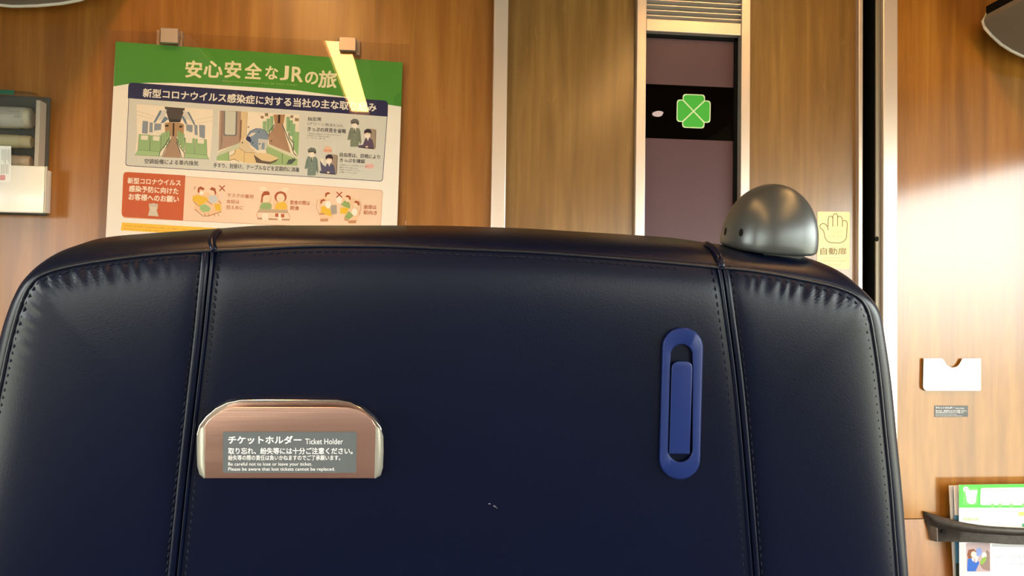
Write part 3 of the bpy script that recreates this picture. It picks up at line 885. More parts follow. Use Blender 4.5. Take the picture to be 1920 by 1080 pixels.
# groups facing each other
pr.poly(z8((850, 340), (880, 320), (960, 300), (1010, 400), (1060, 480), (1010, 560), (870, 560)), (244, 208, 176))
pr.poly(z8((1100, 340), (1200, 290), (1310, 340), (1340, 480), (1290, 600), (1150, 560)), (244, 208, 176))
pr.poly(z8((880, 420), (940, 410), (1000, 470), (1000, 530), (880, 500)), YE)
pr.poly(z8((985, 400), (1060, 400), (1065, 500), (1000, 510)), (176, 166, 160))
pr.poly(z8((1105, 430), (1200, 430), (1180, 500), (1100, 500)), YE)
pr.poly(z8((1110, 395), (1180, 320), (1220, 400), (1215, 440), (1150, 420)), (150, 178, 116))
pr.poly(z8((1150, 540), (1200, 470), (1260, 520), (1200, 570)), (150, 178, 116))
for cx_, cy_, flip in ((905, 370, 0), (960, 290, 0), (1190, 325, 1), (1290, 390, 1)):
    pr.poly(disc(*z8((cx_, cy_))[0], 5.8, 6.4), SK)
    s_ = -1 if flip else 1
    pr.poly(z8((cx_ - s_ * 35, cy_ + 10), (cx_ - s_ * 30, cy_ - 28), (cx_ + s_ * 5, cy_ - 42), (cx_ + s_ * 32, cy_ - 22), (cx_ - s_ * 8, cy_ - 12), (cx_ - s_ * 22, cy_ + 20)), HR)
for cx_, cy_ in ((962, 395), (1268, 480), (1090, 340)): pr.poly(disc(*z8((cx_, cy_))[0], 5.4, 7), (250, 246, 240))
for q in (((870, 560), (965, 555), (960, 590), (870, 592)), ((1195, 580), (1290, 575), (1285, 612), (1195, 612)), ((860, 490), (920, 495), (915, 515), (860, 510)), ((1150, 545), (1195, 570), (1190, 590), (1150, 575))): pr.poly(z8(*q), (206, 150, 110))
pr.line(z8((840, 330), (825, 420), (860, 520)), .6, BR); pr.line(z8((1320, 330), (1345, 430), (1320, 520)), .6, BR)
cross(z8, 1092, 280, 32)
pr.build('facing_group_drawing', poster)
pr = Print(SP, .0005)
pr.text('マスクの着用', *z9((1562, 392), (1885, 415)), 7.5, BR, .014)
pr.text('会話は', *z9((1555, 470), (1712, 478)), 7, BR, .014)
pr.text('控えめに', *z9((1552, 545), (1760, 552)), 7.5, BR, .014)
pr.build('request_caption', poster); pr = Print(SP, .0005)
pr.text('飲食の際は', *z8((520, 392), (748, 402)), 8, BR, .014)
pr.text('黙食', *z8((520, 458), (626, 462)), 8, BR, .014)
pr.build('request_caption', poster); pr = Print(SP, .0005)
pr.text('座席は', *z8((1375, 446), (1522, 450)), 8, BR, .014)
pr.text('前向き', *z8((1372, 508), (1528, 516)), 8, BR, .014)
pr.build('request_caption', poster)
# yellow notice band
pr = Print(SP, .0002)
pr.poly([(229, 417), (420, 428.5), (705, 446), (704, 462), (419, 442.5), (226.5, 432)], (250, 204, 70))
pr.text('ご利用のお客様には感染防止対策へのご理解とご協力をお願いいたします 車内での換気を行っております', (232, 424.5), (470, 439.5), 2.6, (206, 120, 50))
pr.text('咳エチケットや手洗い等のご協力をお願い 座席の向きを変えずにご利用ください', (232, 430), (440, 443.5), 2.6, (206, 120, 50))
pr.build('yellow_band', poster)

# ================================================================== BOX WITH CLEAR COVER ON THE LEFT WALL
YX = -.040
bx1 = W(94, 250, 0).x; bx0 = bx1 - .26
zt_, zmid, zb_ = W(60, 170, YX).z, W(45, 310, YX).z, W(45, 399, YX).z
cab = empty('wall_box', Vector(((bx0 + bx1) / 2, -.04, zb_)), 'white wall box with a clear rounded cover over rolls on the left wall', 'wall box')
b = bmesh.new()
add_box(b, (bx0, -.006, zb_), (bx1, -.0005, zt_ - .002), .001)
obj('back_plate', b, mat('box_grey', (70, 72, 70), .6), cab)
b = bmesh.new()
xq = W(86, 350, YX - .004).x
zq = W(45, 310, YX - .004).z; zq0 = W(45, 399, YX - .004).z
add_box(b, (bx0 - .001, YX - .004, zq0), (xq - .003, YX + .002, zq), .0025, seg=3)
add_box(b, (bx0, YX + .0015, zq0 + .004), (xq - .010, -.0005, zq - .002), .001)
obj('front_bin', b, M_WHITE, cab, smooth=40)
b = bmesh.new(); add_box(b, (xq - .0025, YX - .0038, zq0 + .0005), (xq, YX + .002, zq), .0012)
obj('bin_end_cap', b, mat('bin_cap', (196, 190, 180), .45), cab)
def cover_outline(y, ins):
    r_ = .026
    return [Vector((x, y, z_)) for x, z_ in rrect([(bx0, zt_ - ins), (bx1 - ins, zt_ - ins), (bx1 - ins, zmid - .012), (bx0, zmid - .012)], r_, 8, (0, 1, 0, 0))]
b = bmesh.new()
f0, f1, f2 = cover_outline(YX - .001, .004), cover_outline(YX + .006, 0), cover_outline(-.008, -.001)
A, B, C_ = ([b.verts.new(p) for p in f] for f in (f0, f1, f2))
b.faces.new(A)
n = len(A)
for i in range(n - 2):
    j = i + 1
    b.faces.new((A[i], A[j], B[j], B[i])); b.faces.new((B[i], B[j], C_[j], C_[i]))
cov = obj('clear_cover', b, M_COVER, cab, smooth=50)
b = bmesh.new(); xe = bx1 - .006
add_box(b, (xe, YX - .0015, zmid - .006), (bx1 + .0006, YX + .022, zt_ - .016), .0005)
obj('cover_edge', b, mat('cover_edge', (170, 162, 150), .4), cab)
gt = W(28, 173, YX)
b = bmesh.new(); add_box(b, (bx0 + .02, YX - .0022, W(14, 178, YX).z), (gt.x, YX - .001, W(14, 169, YX).z), .0006)
obj('green_latch', b, mat('green_latch', (30, 92, 70), .4), cab)
# paper note stuck on the cover
b = bmesh.new(); q = [(-40, 272), (21, 274), (21, 342), (-40, 341)]
add_prism(b, [W(x, y, YX - .0062) for x, y in q], [W(x, y, YX - .0055) for x, y in q])
note = obj('paper_note', b, M_PAPER, cab)
pr = Print(on_y(YX - .0062), .0001)
for k in range(6): pr.line([(4 + k * 3, 280), (4 + k * 3, 300 + (k % 3) * 4)], .8, (150, 146, 140))
for k in range(5): pr.line([(3 + k * 3, 308), (3 + k * 3, 326)], .8, (160, 154, 148))
pr.poly(rrect([(0, 328), (10, 328), (10, 338), (0, 338)], 3), (226, 160, 164))
pr.build('note_print', note)
# three rolls behind the cover
def roll(name, py0, py1, pxe, y, label, rgb, with_label):
    p0, p1 = W(30, py0, y), W(30, py1, y); r_ = (p0.z - p1.z) / 2; zc = (p0.z + p1.z) / 2
    xe_ = W(pxe, (py0 + py1) / 2, y).x
    t = empty(name, Vector(((bx0 + xe_) / 2, y, zc - r_)), label, 'roll', 'rolls behind the clear cover')
    b = bmesh.new()
    rad = [r_ * .75, r_ * .97, r_, r_, r_, r_ * .96, r_ * .93, r_ * .96, r_ * .985, r_ * .94, r_ * .80, r_ * .45]
    xs_ = [bx0 + .012, bx0 + .015, bx0 + .02, bx0 + .1, xe_ - .024, xe_ - .0215, xe_ - .020, xe_ - .018, xe_ - .012, xe_ - .004, xe_ - .001, xe_]
    add_tube(b, [Vector((x, y, zc)) for x in xs_], rad, 24)
    obj('bundle', b, mat('roll_%d_%d_%d' % rgb, rgb, .7, vary=.06, vscale=(30, 30, 30)), t, smooth=45)
    if with_label:
        b = bmesh.new(); xl_ = W(42, 220, y - r_).x
        N = 14; ro = r_ + .0006
        ring = [[b.verts.new(Vector((x, y - math.cos(math.radians(a_)) * ro, zc + math.sin(math.radians(a_)) * ro))) for a_ in [-62 + 124 * k / N for k in range(N + 1)]] for x in (bx0 + .03, xl_)]
        for k in range(N): b.faces.new((ring[0][k], ring[0][k + 1], ring[1][k + 1], ring[1][k]))
        bmesh.ops.solidify(b, geom=b.faces[:], thickness=.0004)
        lb = obj('wrapper_label', b, M_PAPER, t)
        pr = Print(on_y(y - ro), .0012)
        for k in range(3): pr.line([(-30 + k * 4, 208 + k * 2.6), (38, 208.5 + k * 2.6)], .9, (150, 146, 138))
        for k in range(4): pr.line([(28 + k * 3, 216), (28 + k * 3, 221)], 1, (140, 136, 128))
        pr.build('label_print', lb)
roll('paper_roll', 201, 241, 62, -.0215, 'topmost cream roll with a printed wrapper inside the wall box', (206, 198, 178), True)
roll('paper_roll', 253, 278, 62, -.019, 'plain yellowish roll in the middle of the wall box', (206, 196, 160), False)
roll('paper_roll', 291, 316, 60, -.019, 'lowest pinkish roll half behind the white bin of the wall box', (206, 184, 160), False)

# ================================================================== RIGHT WALL: TICKET PLATE, LABEL, LEAFLET RAIL
zp = Z(6.75, 1700, 640)
yT = -.0065
q = zp((208, 215), (432, 215))
out = zp((215, 215), (440, 215), (470, 235), (500, 290), (545, 325), (580, 333), (625, 325), (660, 300), (690, 250), (705, 218), (930, 215), (940, 225), (940, 600), (935, 622), (915, 626), (250, 626), (215, 600), (207, 570))
b = bmesh.new(); add_prism(b, [W(x, y, yT) for x, y in out], [W(x, y, yT + .0018) for x, y in out])
tp = obj('ticket_plate', b, mat('white_enamel', (240, 238, 232), .3, .0, coat=.4), smooth=35)
bt = bmesh.new()
p0, p1 = W(1732, 729, yT), W(1838, 680, yT)
add_box(bt, (p0.x + .004, yT + .0018, p0.z), (p1.x - .004, -.0002, p0.z + .003))
add_box(bt, (p0.x + .0005, yT + .0018, p0.z + .004), (p0.x + .003, -.0002, p1.z)); add_box(bt, (p1.x - .003, yT + .0018, p0.z + .004), (p1.x - .0005, -.0002, p1.z))
obj('spacer', bt, mat('dark_bronze', (92, 72, 54), .5), tp)
tag(tp, 'white notched ticket plate on the bright right wall', 'ticket holder')
lab = empty('wall_label', W(1783, 781, 0), 'small grey printed label under the white ticket plate', 'label')
b = bmesh.new(); q = [(1752, 760.5), (1815, 760.5), (1815, 781.5), (1752, 782)]
add_prism(b, [W(x, y, -.0005) for x, y in q], [W(x, y, 0) for x, y in q])
obj('backing', b, mat('light_grey_label', (84, 88, 92), .5), lab)
def ticket_text(pr, f, col, s=1.0):
    pr.text('チケットホルダー', *f((428, 832), (565, 832)), 14.5 * s, col, .02)
    pr.text('Ticket Holder', *f((572.5, 833), (643, 833)), 10.5 * s, col)
    pr.text('取り忘れ、紛失等には十分ご注意ください。', *f((428, 851.5), (661, 851.5)), 12 * s, col, .012)
    pr.text('紛失等の際の責任は負いかねますのでご了承願います。', *f((428, 863), (638, 863)), 9.5 * s, col, .006)
    pr.text('Be careful not to lose or leave your ticket.', *f((428, 875), (585, 875)), 8.2 * s, col)
    pr.text('Please be aware that lost tickets cannot be replaced.', *f((428, 884.5), (628, 884.5)), 8.2 * s, col)
pr = Print(on_y(-.0005), .00005)
ticket_text(pr, lambda *p: [(1752 + (x - 418) / 251 * 63, 760.5 + (y - 810) / 77 * 21) for x, y in p], (236, 238, 236), .26)
pr.build('lettering', lab)

# bowed rail that holds the leaflets
rail = empty('leaflet_rail', W(1760, 1016, -.02), 'dark grey bowed rail holding leaflets on the lower right wall', 'leaflet rail')
prof = [(1732, 958.5, 964, -.003), (1738, 960, 982, -.008), (1748, 963.5, 998, -.014), (1757, 966, 1014.5, -.019), (1775, 971.5, 1016, -.029), (1800, 978, 1017, -.040), (1843, 985, 1018, -.053), (1890, 988.5, 1021, -.062), (1940, 990.5, 1022, -.068), (2000, 991, 1022, -.071), (2060, 990, 1021, -.068), (2130, 986, 1017, -.05), (2170, 980, 1012, -.028), (2190, 970, 1000, -.002)]
b = bmesh.new(); rings = []
N = 40
tops = catmull([W(x, t, y) for x, t, bt_, y in prof], 4); bots = catmull([W(x, bt_, y) for x, t, bt_, y in prof], 4)
for i, (t, u) in enumerate(zip(tops, bots)):
    h = t.z - u.z; d = Vector((0, 1, 0)); th_ = min(.007, .003 + h * .12)
    cs = [(0.0, .45), (-.15, .2), (.0, .0), (.35, 0.0), (.42, .3), (.55, .75), (1.0, .9), (1.0, 1.0) , (.0, 1.0), (-.0, 1)]
    # rounded top bead, flat face below set slightly back
    cs = [(0.25, 0), (0.25, .52), (-.35, .60), (-.7, .74), (-.55, .92), (0, 1.0), (.6, .97), (1.0, .85), (1.0, 0)]
    rings.append([b.verts.new(Vector((t.x, t.y + a_ * th_, u.z + c_ * h))) for a_, c_ in cs])
for i in range(len(rings) - 1):
    for j in range(len(rings[0])):
        k = (j + 1) % len(rings[0])
        b.faces.new((rings[i][j], rings[i][k], rings[i + 1][k], rings[i + 1][j]))
b.faces.new(rings[0][::-1]); b.faces.new(rings[-1])
bmesh.ops.recalc_face_normals(b, faces=b.faces[:])
obj('bar', b, M_DARKMETAL, rail, smooth=50)
b = bmesh.new()
br = [W(1737, 984, -.004), W(1756, 990, -.022), W(1757, 1016, -.022), W(1742, 1012, -.004)]
add_prism(b, br, [p + Vector((.003, 0.001, 0)) for p in br])
obj('end_bracket', b, mat('bracket_grey', (104, 98, 90), .5, .3), rail)
b = bmesh.new(); c = W(1771, 997, -.0265)
add_prism(b, [c + Vector((math.cos(a_) * .006, -.0004, math.sin(a_) * .0045)) for a_ in [k * math.pi / 8 for k in range(16)]], [c + Vector((math.cos(a_) * .006, .004, math.sin(a_) * .0045)) for a_ in [k * math.pi / 8 for k in range(16)]])
obj('bolt_hole', b, M_BLACK, rail)

def leaflet(name, quad, y, label, thick=.0012, lean=0.0, m_=None):
    t = empty(name, W(quad[3][0] + 60, quad[3][1], y), label, 'leaflet', 'leaflets behind the rail')
    b = bmesh.new(); add_prism(b, [W(px_, py_, y) for px_, py_ in quad], [W(px_, py_, y) + Vector((0, thick, 0)) for px_, py_ in quad])
    obj('pages', b, m_ or M_PAPER, t)
    return t
y1_ = -.036
front = leaflet('leaflet', [(1798, 909), (2130, 905), (2132, 1190), (1800, 1190)], y1_, 'front leaflet with a bright green top band behind the dark rail')
zr = Z(5.684, 1720, 890)
pr = Print(on_y(y1_), .00005)
GG = (86, 190, 82)
pr.poly([(1798, 909), (2130, 905), (2130, 952), (1798, 952)], GG)
pr.poly(rrect([(1839, 915), (2110, 911), (2110, 948), (1838, 947)], 4), (244, 248, 240))
pr.poly(rrect([(1806, 916), (1834, 915), (1834, 946), (1806, 947)], 3), (108, 204, 104))
pr.poly(zr((510, 165), (640, 165), (620, 300), (590, 315), (555, 310), (530, 290)), (236, 246, 232)); pr.poly(disc(*zr((518, 155))[0], 5.4, 5), (242, 240, 230))
pr.line(zr((500, 160), (520, 152), (540, 152)), 1, (60, 70, 60))
for cx_ in (800, 880, 1000, 1130, 1260, 1400): pr.poly(disc(*zr((cx_, 330))[0], 3.2, 4.4), (126, 206, 116))
pr.build('green_band', front)
pr = Print(on_y(y1_), .00005)
pr.poly(zr((485, 455), (660, 455), (660, 495), (485, 495)), (206, 224, 184)); pr.text('お知らせ', *zr((495, 490), (650, 490)), 5.6, (120, 150, 110), .01)
pr.build('notice_chip', front); pr = Print(on_y(y1_), .00005)
pr.poly(rrect(zr((1075, 395), (1300, 395), (1300, 440), (1075, 440)), 3), (248, 226, 120)); pr.poly(zr((1115, 520), (1200, 520), (1200, 560), (1115, 555)), (90, 170, 120))
pr.build('notice_chip', front); pr = Print(on_y(y1_), .00005)
pr.poly(zr((455, 735), (510, 735), (520, 1700), (470, 1700)), (206, 226, 190))
pr.build('margin_stripe', front)
pr = Print(on_y(y1_), .0001)
pr.poly(rrect(zr((515, 725), (775, 725), (778, 1035), (525, 1035)), 4), (170, 150, 150))
pr.poly(disc(*zr((655, 825))[0], 6, 8), (120, 140, 196))
pr.poly(zr((530, 850), (545, 800), (600, 790), (630, 820), (600, 860), (580, 900), (540, 895)), (120, 72, 50)); pr.poly(disc(*zr((600, 850))[0], 5, 6), (236, 206, 184))
pr.poly(zr((530, 1030), (535, 900), (580, 890), (615, 940), (650, 920), (660, 940), (620, 1030)), (44, 92, 176))
pr.poly(zr((575, 890), (600, 890), (595, 930)), (240, 240, 240)); pr.poly(zr((610, 870), (650, 870), (630, 940)), (214, 226, 226))
pr.poly(zr((690, 900), (740, 800), (770, 830), (775, 1030), (700, 1010), (665, 960)), (132, 112, 104)); pr.poly(disc(*zr((712, 860))[0], 4.6, 6), (226, 214, 198))
pr.poly(zr((665, 940), (690, 890), (730, 870), (735, 910), (690, 960)), (124, 160, 70))
pr.build('leaflet_drawing', front)
pr = Print(on_y(y1_), .0001)
pr.poly(zr((790, 740), (1400, 740), (1400, 780), (800, 770)), (196, 198, 202))
for yy in (800, 820, 840): pr.line(zr((800, yy), (1400, yy)), 1.2, (206, 210, 220))
pr.text('当社からのお知らせです', *zr((805, 895), (1300, 895)), 6.6, (150, 152, 160), .01)
pr.text('詳しくは係員まで', *zr((805, 965), (1240, 965)), 6.2, (150, 152, 170), .01)
pr.build('leaflet_text', front)
mid = leaflet('leaflet', [(1788, 911), (2110, 908), (2112, 1190), (1796, 1190)], -.028, 'leaflet with a blue photo edge just behind the green one', m_=mat('blue_photo_paper', (120, 126, 130), .4))
pr = Print(on_y(-.028), .00005)
pr.poly([(1788, 911), (1800, 911), (1800, 966), (1790, 966)], (226, 222, 214)); pr.poly([(1789.6, 966), (1800, 966), (1800, 1056), (1792, 1056)], (70, 128, 160)); pr.poly([(1792, 1056), (1800, 1056), (1801, 1190), (1796, 1190)], (40, 60, 50))
pr.build('cover_photo', mid)
leaflet('leaflet', [(1781, 911), (2100, 908), (2102, 1190), (1795, 1190)], -.020, 'white leaflet edge hindmost of those behind the rail', .004)

# ================================================================== THE SEAT IN FRONT
L_SEAM = [(393, 470), (391, 500), (385, 560), (377, 640), (363, 762), (346, 917), (329, 1080), (311, 1250), (268, 1650), (225, 2100)]
R_SEAM = [(1352, 502), (1357, 525), (1368, 606), (1383, 724), (1398, 890), (1413, 1080), (1425, 1250), (1458, 1650), (1490, 2100)]
S_L = [(393, 470), (278, 478), (178, 491), (124, 501), (89, 511), (66, 524), (50, 546), (38, 575), (27, 612), (15, 660), (5, 708), (-8, 770), (-30, 880), (-55, 1000), (-75, 1100), (-105, 1250), (-180, 1650), (-260, 2100)]
O_L = [(393, 437), (278, 445), (178, 453.5), (124, 467), (86, 490), (59, 519), (43, 548), (31, 578), (20, 612), (9, 660), (-1, 708), (-14, 770), (-36, 880), (-61, 1000), (-81, 1100), (-111, 1250), (-186, 1650), (-266, 2100)]
S_C = [(393, 470), (470, 467), (560, 462), (640, 461), (740, 462), (830, 466), (920, 469.5), (1000, 473), (1100, 480), (1200, 488), (1280, 495), (1352, 502)]
O_C = [(393, 437), (470, 431.5), (560, 431), (640, 431), (740, 431), (830, 431.5), (920, 434), (1000, 437), (1100, 443), (1200, 449), (1280, 455), (1352, 465)]
S_R = [(1352, 502), (1394, 505.5), (1453, 514), (1498, 523), (1542, 532), (1572, 540), (1595, 549), (1612, 560), (1623, 575), (1630, 594), (1637, 630), (1648, 707), (1660, 825), (1669, 914), (1676, 1003), (1682, 1080), (1693, 1250), (1715, 1650), (1745, 2100)]
O_R = [(1352, 465), (1394, 470), (1453, 476), (1512, 484.5), (1546, 495), (1575, 511), (1597, 530), (1616, 550), (1629, 568), (1637, 589), (1644, 630), (1655, 707), (1667, 825), (1676, 914), (1683, 1003), (1689, 1080), (1700, 1250), (1722, 1650), (1752, 2100)]
def cm(pts, per=8): return [(v.x, v.y) for v in catmull([Vector((x, y)) for x, y in pts], per)]
NZ = -.030                              # where the gusset reaches its widest outline
seat = empty('passenger_seat', Vector((S0.x, S0.y + .28, 0)), 'navy leather passenger seat seen from behind with a ticket pocket and coat hook', 'seat')

def seg_dist(p, poly):
    best = 1e9
    for i in range(len(poly) - 1):
        a_, b_ = poly[i], poly[i + 1]; d = b_ - a_
        t = max(0, min(1, (p - a_).dot(d) / max(d.length_squared, 1e-12)))
        best = min(best, (p - (a_ + d * t)).length)
    return best

PL = {k: [S(x, y) for x, y in cm(v, 4)] for k, v in (('L', L_SEAM), ('R', R_SEAM), ('SL', S_L), ('SC', S_C), ('SR', S_R))}

WALL_, SEAM_ = [PL['SC'], PL['SL'], PL['SR']], [PL['L'], PL['R']]

def pillow(p, welts, seams):
    """height of the stuffed leather over the seat plane at point p"""
    dw = min(seg_dist(p, w_) for w_ in welts); ds = min(seg_dist(p, s_) for s_ in seams)
    return .0005 + .0045 * (1 - math.exp(-dw / .010)) + .007 * (1 - math.exp(-dw / .04)) - .0032 * math.exp(-ds / .0045)

def SF(x, y, lift):                     # point on the stuffed leather, lift metres above it
    return S(x, y, pillow(S(x, y), WALL_, SEAM_) + lift)

def pucker(p, welt, amp, freq, rng):
    """gathers where the leather is sewn round the corner"""
    best, arc, L_acc = 1e9, 0, 0
    for i in range(len(welt) - 1):
        a_, e_ = welt[i], welt[i + 1] - welt[i]; L = e_.length
        t = max(0.0, min(1.0, (p - a_).dot(e_) / (L * L))); d = (p - (a_ + e_ * t)).length
        if d < best: best, arc = d, L_acc + t * L
        L_acc += L
    if not rng[0] < arc < rng[1]: return 0.0
    fade = math.sin(math.pi * (arc - rng[0]) / (rng[1] - rng[0]))
    amp *= .62
    return amp * fade * math.sin(arc * freq + .9 * math.sin(arc * freq * .37)) * math.exp(-((best - .0075) / .0055) ** 2)

def panel(name, inner, outer, welts, seams, ni, rows, welt_for_pucker=None, rng=None, top=None):
    b = bmesh.new(); grid = []
    I = resample([Vector((x, y)) for x, y in cm(inner)], rows, 1.7); O = resample([Vector((x, y)) for x, y in cm(outer)], rows, 1.7)
    for r_ in range(rows):
        row = []
        for k in range(ni + 1):
            t = k / ni
            t = t * t * (3 - 2 * t) * .5 + t * .5
            q_ = I[r_].lerp(O[r_], t)
            p = S(q_.x, q_.y)
            h = pillow(p, welts, seams)
            if welt_for_pucker: h += pucker(p, welt_for_pucker, .0014, 760, rng)
            row.append(b.verts.new(p + SN * h))
        grid.append(row)
    for r_ in range(rows - 1):
        for k in range(ni):
            vs = [grid[r_][k], grid[r_][k + 1], grid[r_ + 1][k + 1], grid[r_ + 1][k]]
            try: b.faces.new(vs)
            except ValueError: pass
    bmesh.ops.remove_doubles(b, verts=b.verts, dist=.00005)
    bmesh.ops.recalc_face_normals(b, faces=b.faces)
    return obj(name, b, M_LEATHER, seat, smooth=True)
panel('side_panel', L_SEAM, S_L, WALL_, SEAM_, 38, 230, PL['SL'], (.015, .17))
panel('side_panel', R_SEAM, S_R, WALL_, SEAM_, 38, 230, PL['SR'], (.01, .13))
# centre panel: straight grid between the seams
b = bmesh.new(); grid = []
TOPC = resample([Vector(p) for p in cm(S_C)], 61); LS = resample([Vector(p) for p in cm(L_SEAM)], 90); RS = resample([Vector(p) for p in cm(R_SEAM)], 90)
for r_ in range(90):
    row = []
    s_ = r_ / 89
    for k in range(61):
        t = k / 60
        base = LS[r_].lerp(RS[r_], t)
        dy = (TOPC[k] - LS[0].lerp(RS[0], t)) * max(0, 1 - s_ * 6) ** 2
        q_ = base + dy
        p = S(q_.x, q_.y)
        row.append(b.verts.new(p + SN * pillow(p, WALL_, SEAM_)))
    grid.append(row)
for r_ in range(89):
    for k in range(60): b.faces.new((grid[r_][k], grid[r_][k + 1], grid[r_ + 1][k + 1], grid[r_ + 1][k]))
bmesh.ops.recalc_face_normals(b, faces=b.faces)
obj('centre_panel', b, M_LEATHER, seat, smooth=True)

# gusset that rolls over the top and the sides to the front of the backrest
b = bmesh.new()
SS = cm(S_L)[::-1] + cm(S_C)[1:] + cm(S_R)[1:]; OO = cm(O_L)[::-1] + cm(O_C)[1:] + cm(O_R)[1:]
rings = []
for (sx_, sy_), (ox_, oy_) in zip(SS, OO):
    a_ = S(sx_, sy_, 0.0); c_ = S(ox_, oy_, NZ)
    e_ = c_ - a_; depth = -e_.dot(SN); side_ = e_ + SN * depth
    ring = [a_ + side_ * -.25 - SN * .004]
    for k in range(0, 11):
        t = math.radians(90 * k / 10)
        ring.append(a_ + side_ * math.sin(t) - SN * (depth * (1 - math.cos(t))))
    for dd, ins in ((.055, 0.0), (.075, -.004), (.086, -.016), (.09, -.035)):
        u_ = side_.normalized() if side_.length > 1e-6 else SU
        ring.append(c_ - SN * (dd + NZ) + u_ * ins)
    rings.append([b.verts.new(p) for p in ring])
for i in range(len(rings) - 1):
    for j in range(len(rings[0]) - 1):
        b.faces.new((rings[i][j], rings[i + 1][j], rings[i + 1][j + 1], rings[i][j + 1]))
# front of the backrest
b.faces.new([r_[-1] for r_ in rings])
b.faces.new([r_[0] for r_ in rings][::-1])
bmesh.ops.recalc_face_normals(b, faces=b.faces)
gus = obj('gusset', b, M_LEATHER, seat, smooth=60)

# raised seams
def strip(name, pts, w_, h_, lift, mm, off=0.0, per=6):
    P = [Vector(p) for p in cm(pts, per)]
    Q = []
    for i in range(len(P)):
        t = (P[min(i + 1, len(P) - 1)] - P[max(i - 1, 0)]).normalized(); nn = Vector((-t.y, t.x))
        q_ = P[i] + nn * off
        Q.append(SF(q_.x, q_.y, lift))
    b = bmesh.new(); add_tube(b, Q, w_, 10, (SN, h_ / w_))
    return obj(name, b, mm, seat, smooth=True)
CUT = lambda pts: [p for p in pts if p[1] < 1700]
strip('piping', CUT(L_SEAM), .0027, .0022, .0004, M_LEATHER, 7)
strip('piping', CUT(L_SEAM), .0011, .0022, .0008, M_LEATHER, -6)
strip('piping', CUT(R_SEAM), .0014, .0020, .0006, M_LEATHER, 5)
strip('piping', CUT(R_SEAM), .0022, .0022, .0004, M_LEATHER, -6)
WELT = cm(S_L)[::-1] + cm(S_C)[1:] + cm(S_R)[1:]
wl_ = [p for p in WELT if p[1] < 1300]
b = bmesh.new(); add_tube(b, [S(x, y, .0008) for x, y in wl_], .0013, 8)
obj('welt', b, M_LEATHER_DARK, seat, smooth=True)
# seam ridges across the top of the gusset
def ridge(px0, py0, px1, py1, rad):
    pts = []
    a_ = S(px0, py0, 0.001); c_ = S(px1, py1, NZ); e_ = c_ - a_; depth = -e_.dot(SN); side_ = e_ + SN * depth
    for k in range(13):
        t = math.radians(90 * k / 12); pts.append(a_ + side_ * math.sin(t) * 1.01 - SN * (depth * (1 - math.cos(t))))
    b = bmesh.new(); add_tube(b, pts, rad, 8); obj('piping', b, M_LEATHER, seat, smooth=True)
ridge(403, 470, 410, 434, .0022); ridge(1352, 502, 1325, 459, .0024); 

# stitching
def stitches(name, pts, off, lift, length, gap, rad, lim=1300, side_lean=0.0):
    P = [Vector(p) for p in cm([p for p in pts if p[1] < lim], 8)]
    Q = []
    for i in range(len(P)):
        t = (P[min(i + 1, len(P) - 1)] - P[max(i - 1, 0)]).normalized(); nn = Vector((-t.y, t.x)); Q.append(P[i] + nn * off)
    tot = sum((Q[i + 1] - Q[i]).length for i in range(len(Q) - 1)); n_ = int(tot / (length + gap))
    R_ = resample(Q, n_ * 2 + 1)
    b = bmesh.new()
    for k in range(n_):
        a_, c_ = R_[2 * k], R_[2 * k].lerp(R_[2 * k + 1], 2 * length / (length + gap))
        A_, C2 = SF(a_.x, a_.y, lift), SF(c_.x + side_lean, c_.y, lift); M_ = (A_ + C2) / 2 + SN * .0004
        add_tube(b, [A_ - SN * .0004, M_, C2 - SN * .0004], rad, 6)
    return obj(name, b, M_THREAD, seat, smooth=True)
stitches('stitching', L_SEAM, 16, .0001, 9, 5, .0006, side_lean=-2.5)
stitches('stitching', L_SEAM, -17, .0001, 9, 5, .0006, side_lean=2.5)
stitches('stitching', R_SEAM, 18, .0001, 9, 6, .00045)
stitches('stitching', R_SEAM, -16, .0001, 9, 6, .00045)
stitches('stitching', S_L, -9, .0001, 9, 5, .00055)
stitches('stitching', S_C[1:-1], 10, .0001, 9, 6, .0005)
stitches('stitching', S_R, 10, .0001, 9, 6, .0005)

# scuff on the leather
b = bmesh.new()
zs = Z(18, 900, 900)
for q in (((265, 800), (290, 785), (350, 782), (365, 800), (345, 820), (285, 822)), ((440, 860), (480, 850), (540, 890), (545, 915), (510, 930), (450, 890)), ((540, 930), (580, 930), (600, 950), (570, 965))):
    add_poly(b, [S(x, y, .0122) for x, y in zs(*q)])
obj('scuff', b, mat('scuffed_leather', (84, 88, 100), .7), seat)

# ---- ticket pocket on the seat back
zk = Z(5.053, 360, 730)
PN = .0112                              # height of the leather under the fittings
pocket_out = zk((45, 600), (45, 420), (70, 340), (130, 260), (220, 180), (330, 125), (460, 98), (700, 97), (1000, 97), (1380, 98), (1500, 120), (1620, 185), (1720, 270), (1790, 360), (1812, 450), (1815, 600), (1810, 740), (1790, 820), (1740, 845), (110, 845), (70, 800), (50, 730))
b = bmesh.new()
add_prism(b, [S(x, y, PN + .003) for x, y in pocket_out], [S(x, y, PN - .002) for x, y in pocket_out], 0, .0006)
pocket = obj('ticket_pocket', b, M_STEELP, seat, smooth=30)
pocket['label'] = 'brushed steel ticket pocket with rounded top corners'
fl = zk((118, 345), (150, 300), (205, 250), (270, 205), (330, 180), (400, 170), (700, 168), (1000, 168), (1350, 168), (1480, 172), (1570, 192), (1650, 235), (1705, 285), (1740, 345), (1728, 843), (122, 843))
b = bmesh.new(); add_prism(b, [S(x, y, PN + .011) for x, y in fl], [S(x, y, PN + .0095) for x, y in fl], 0, .0005)
obj('front_plate', b, M_STEEL, pocket, smooth=25)
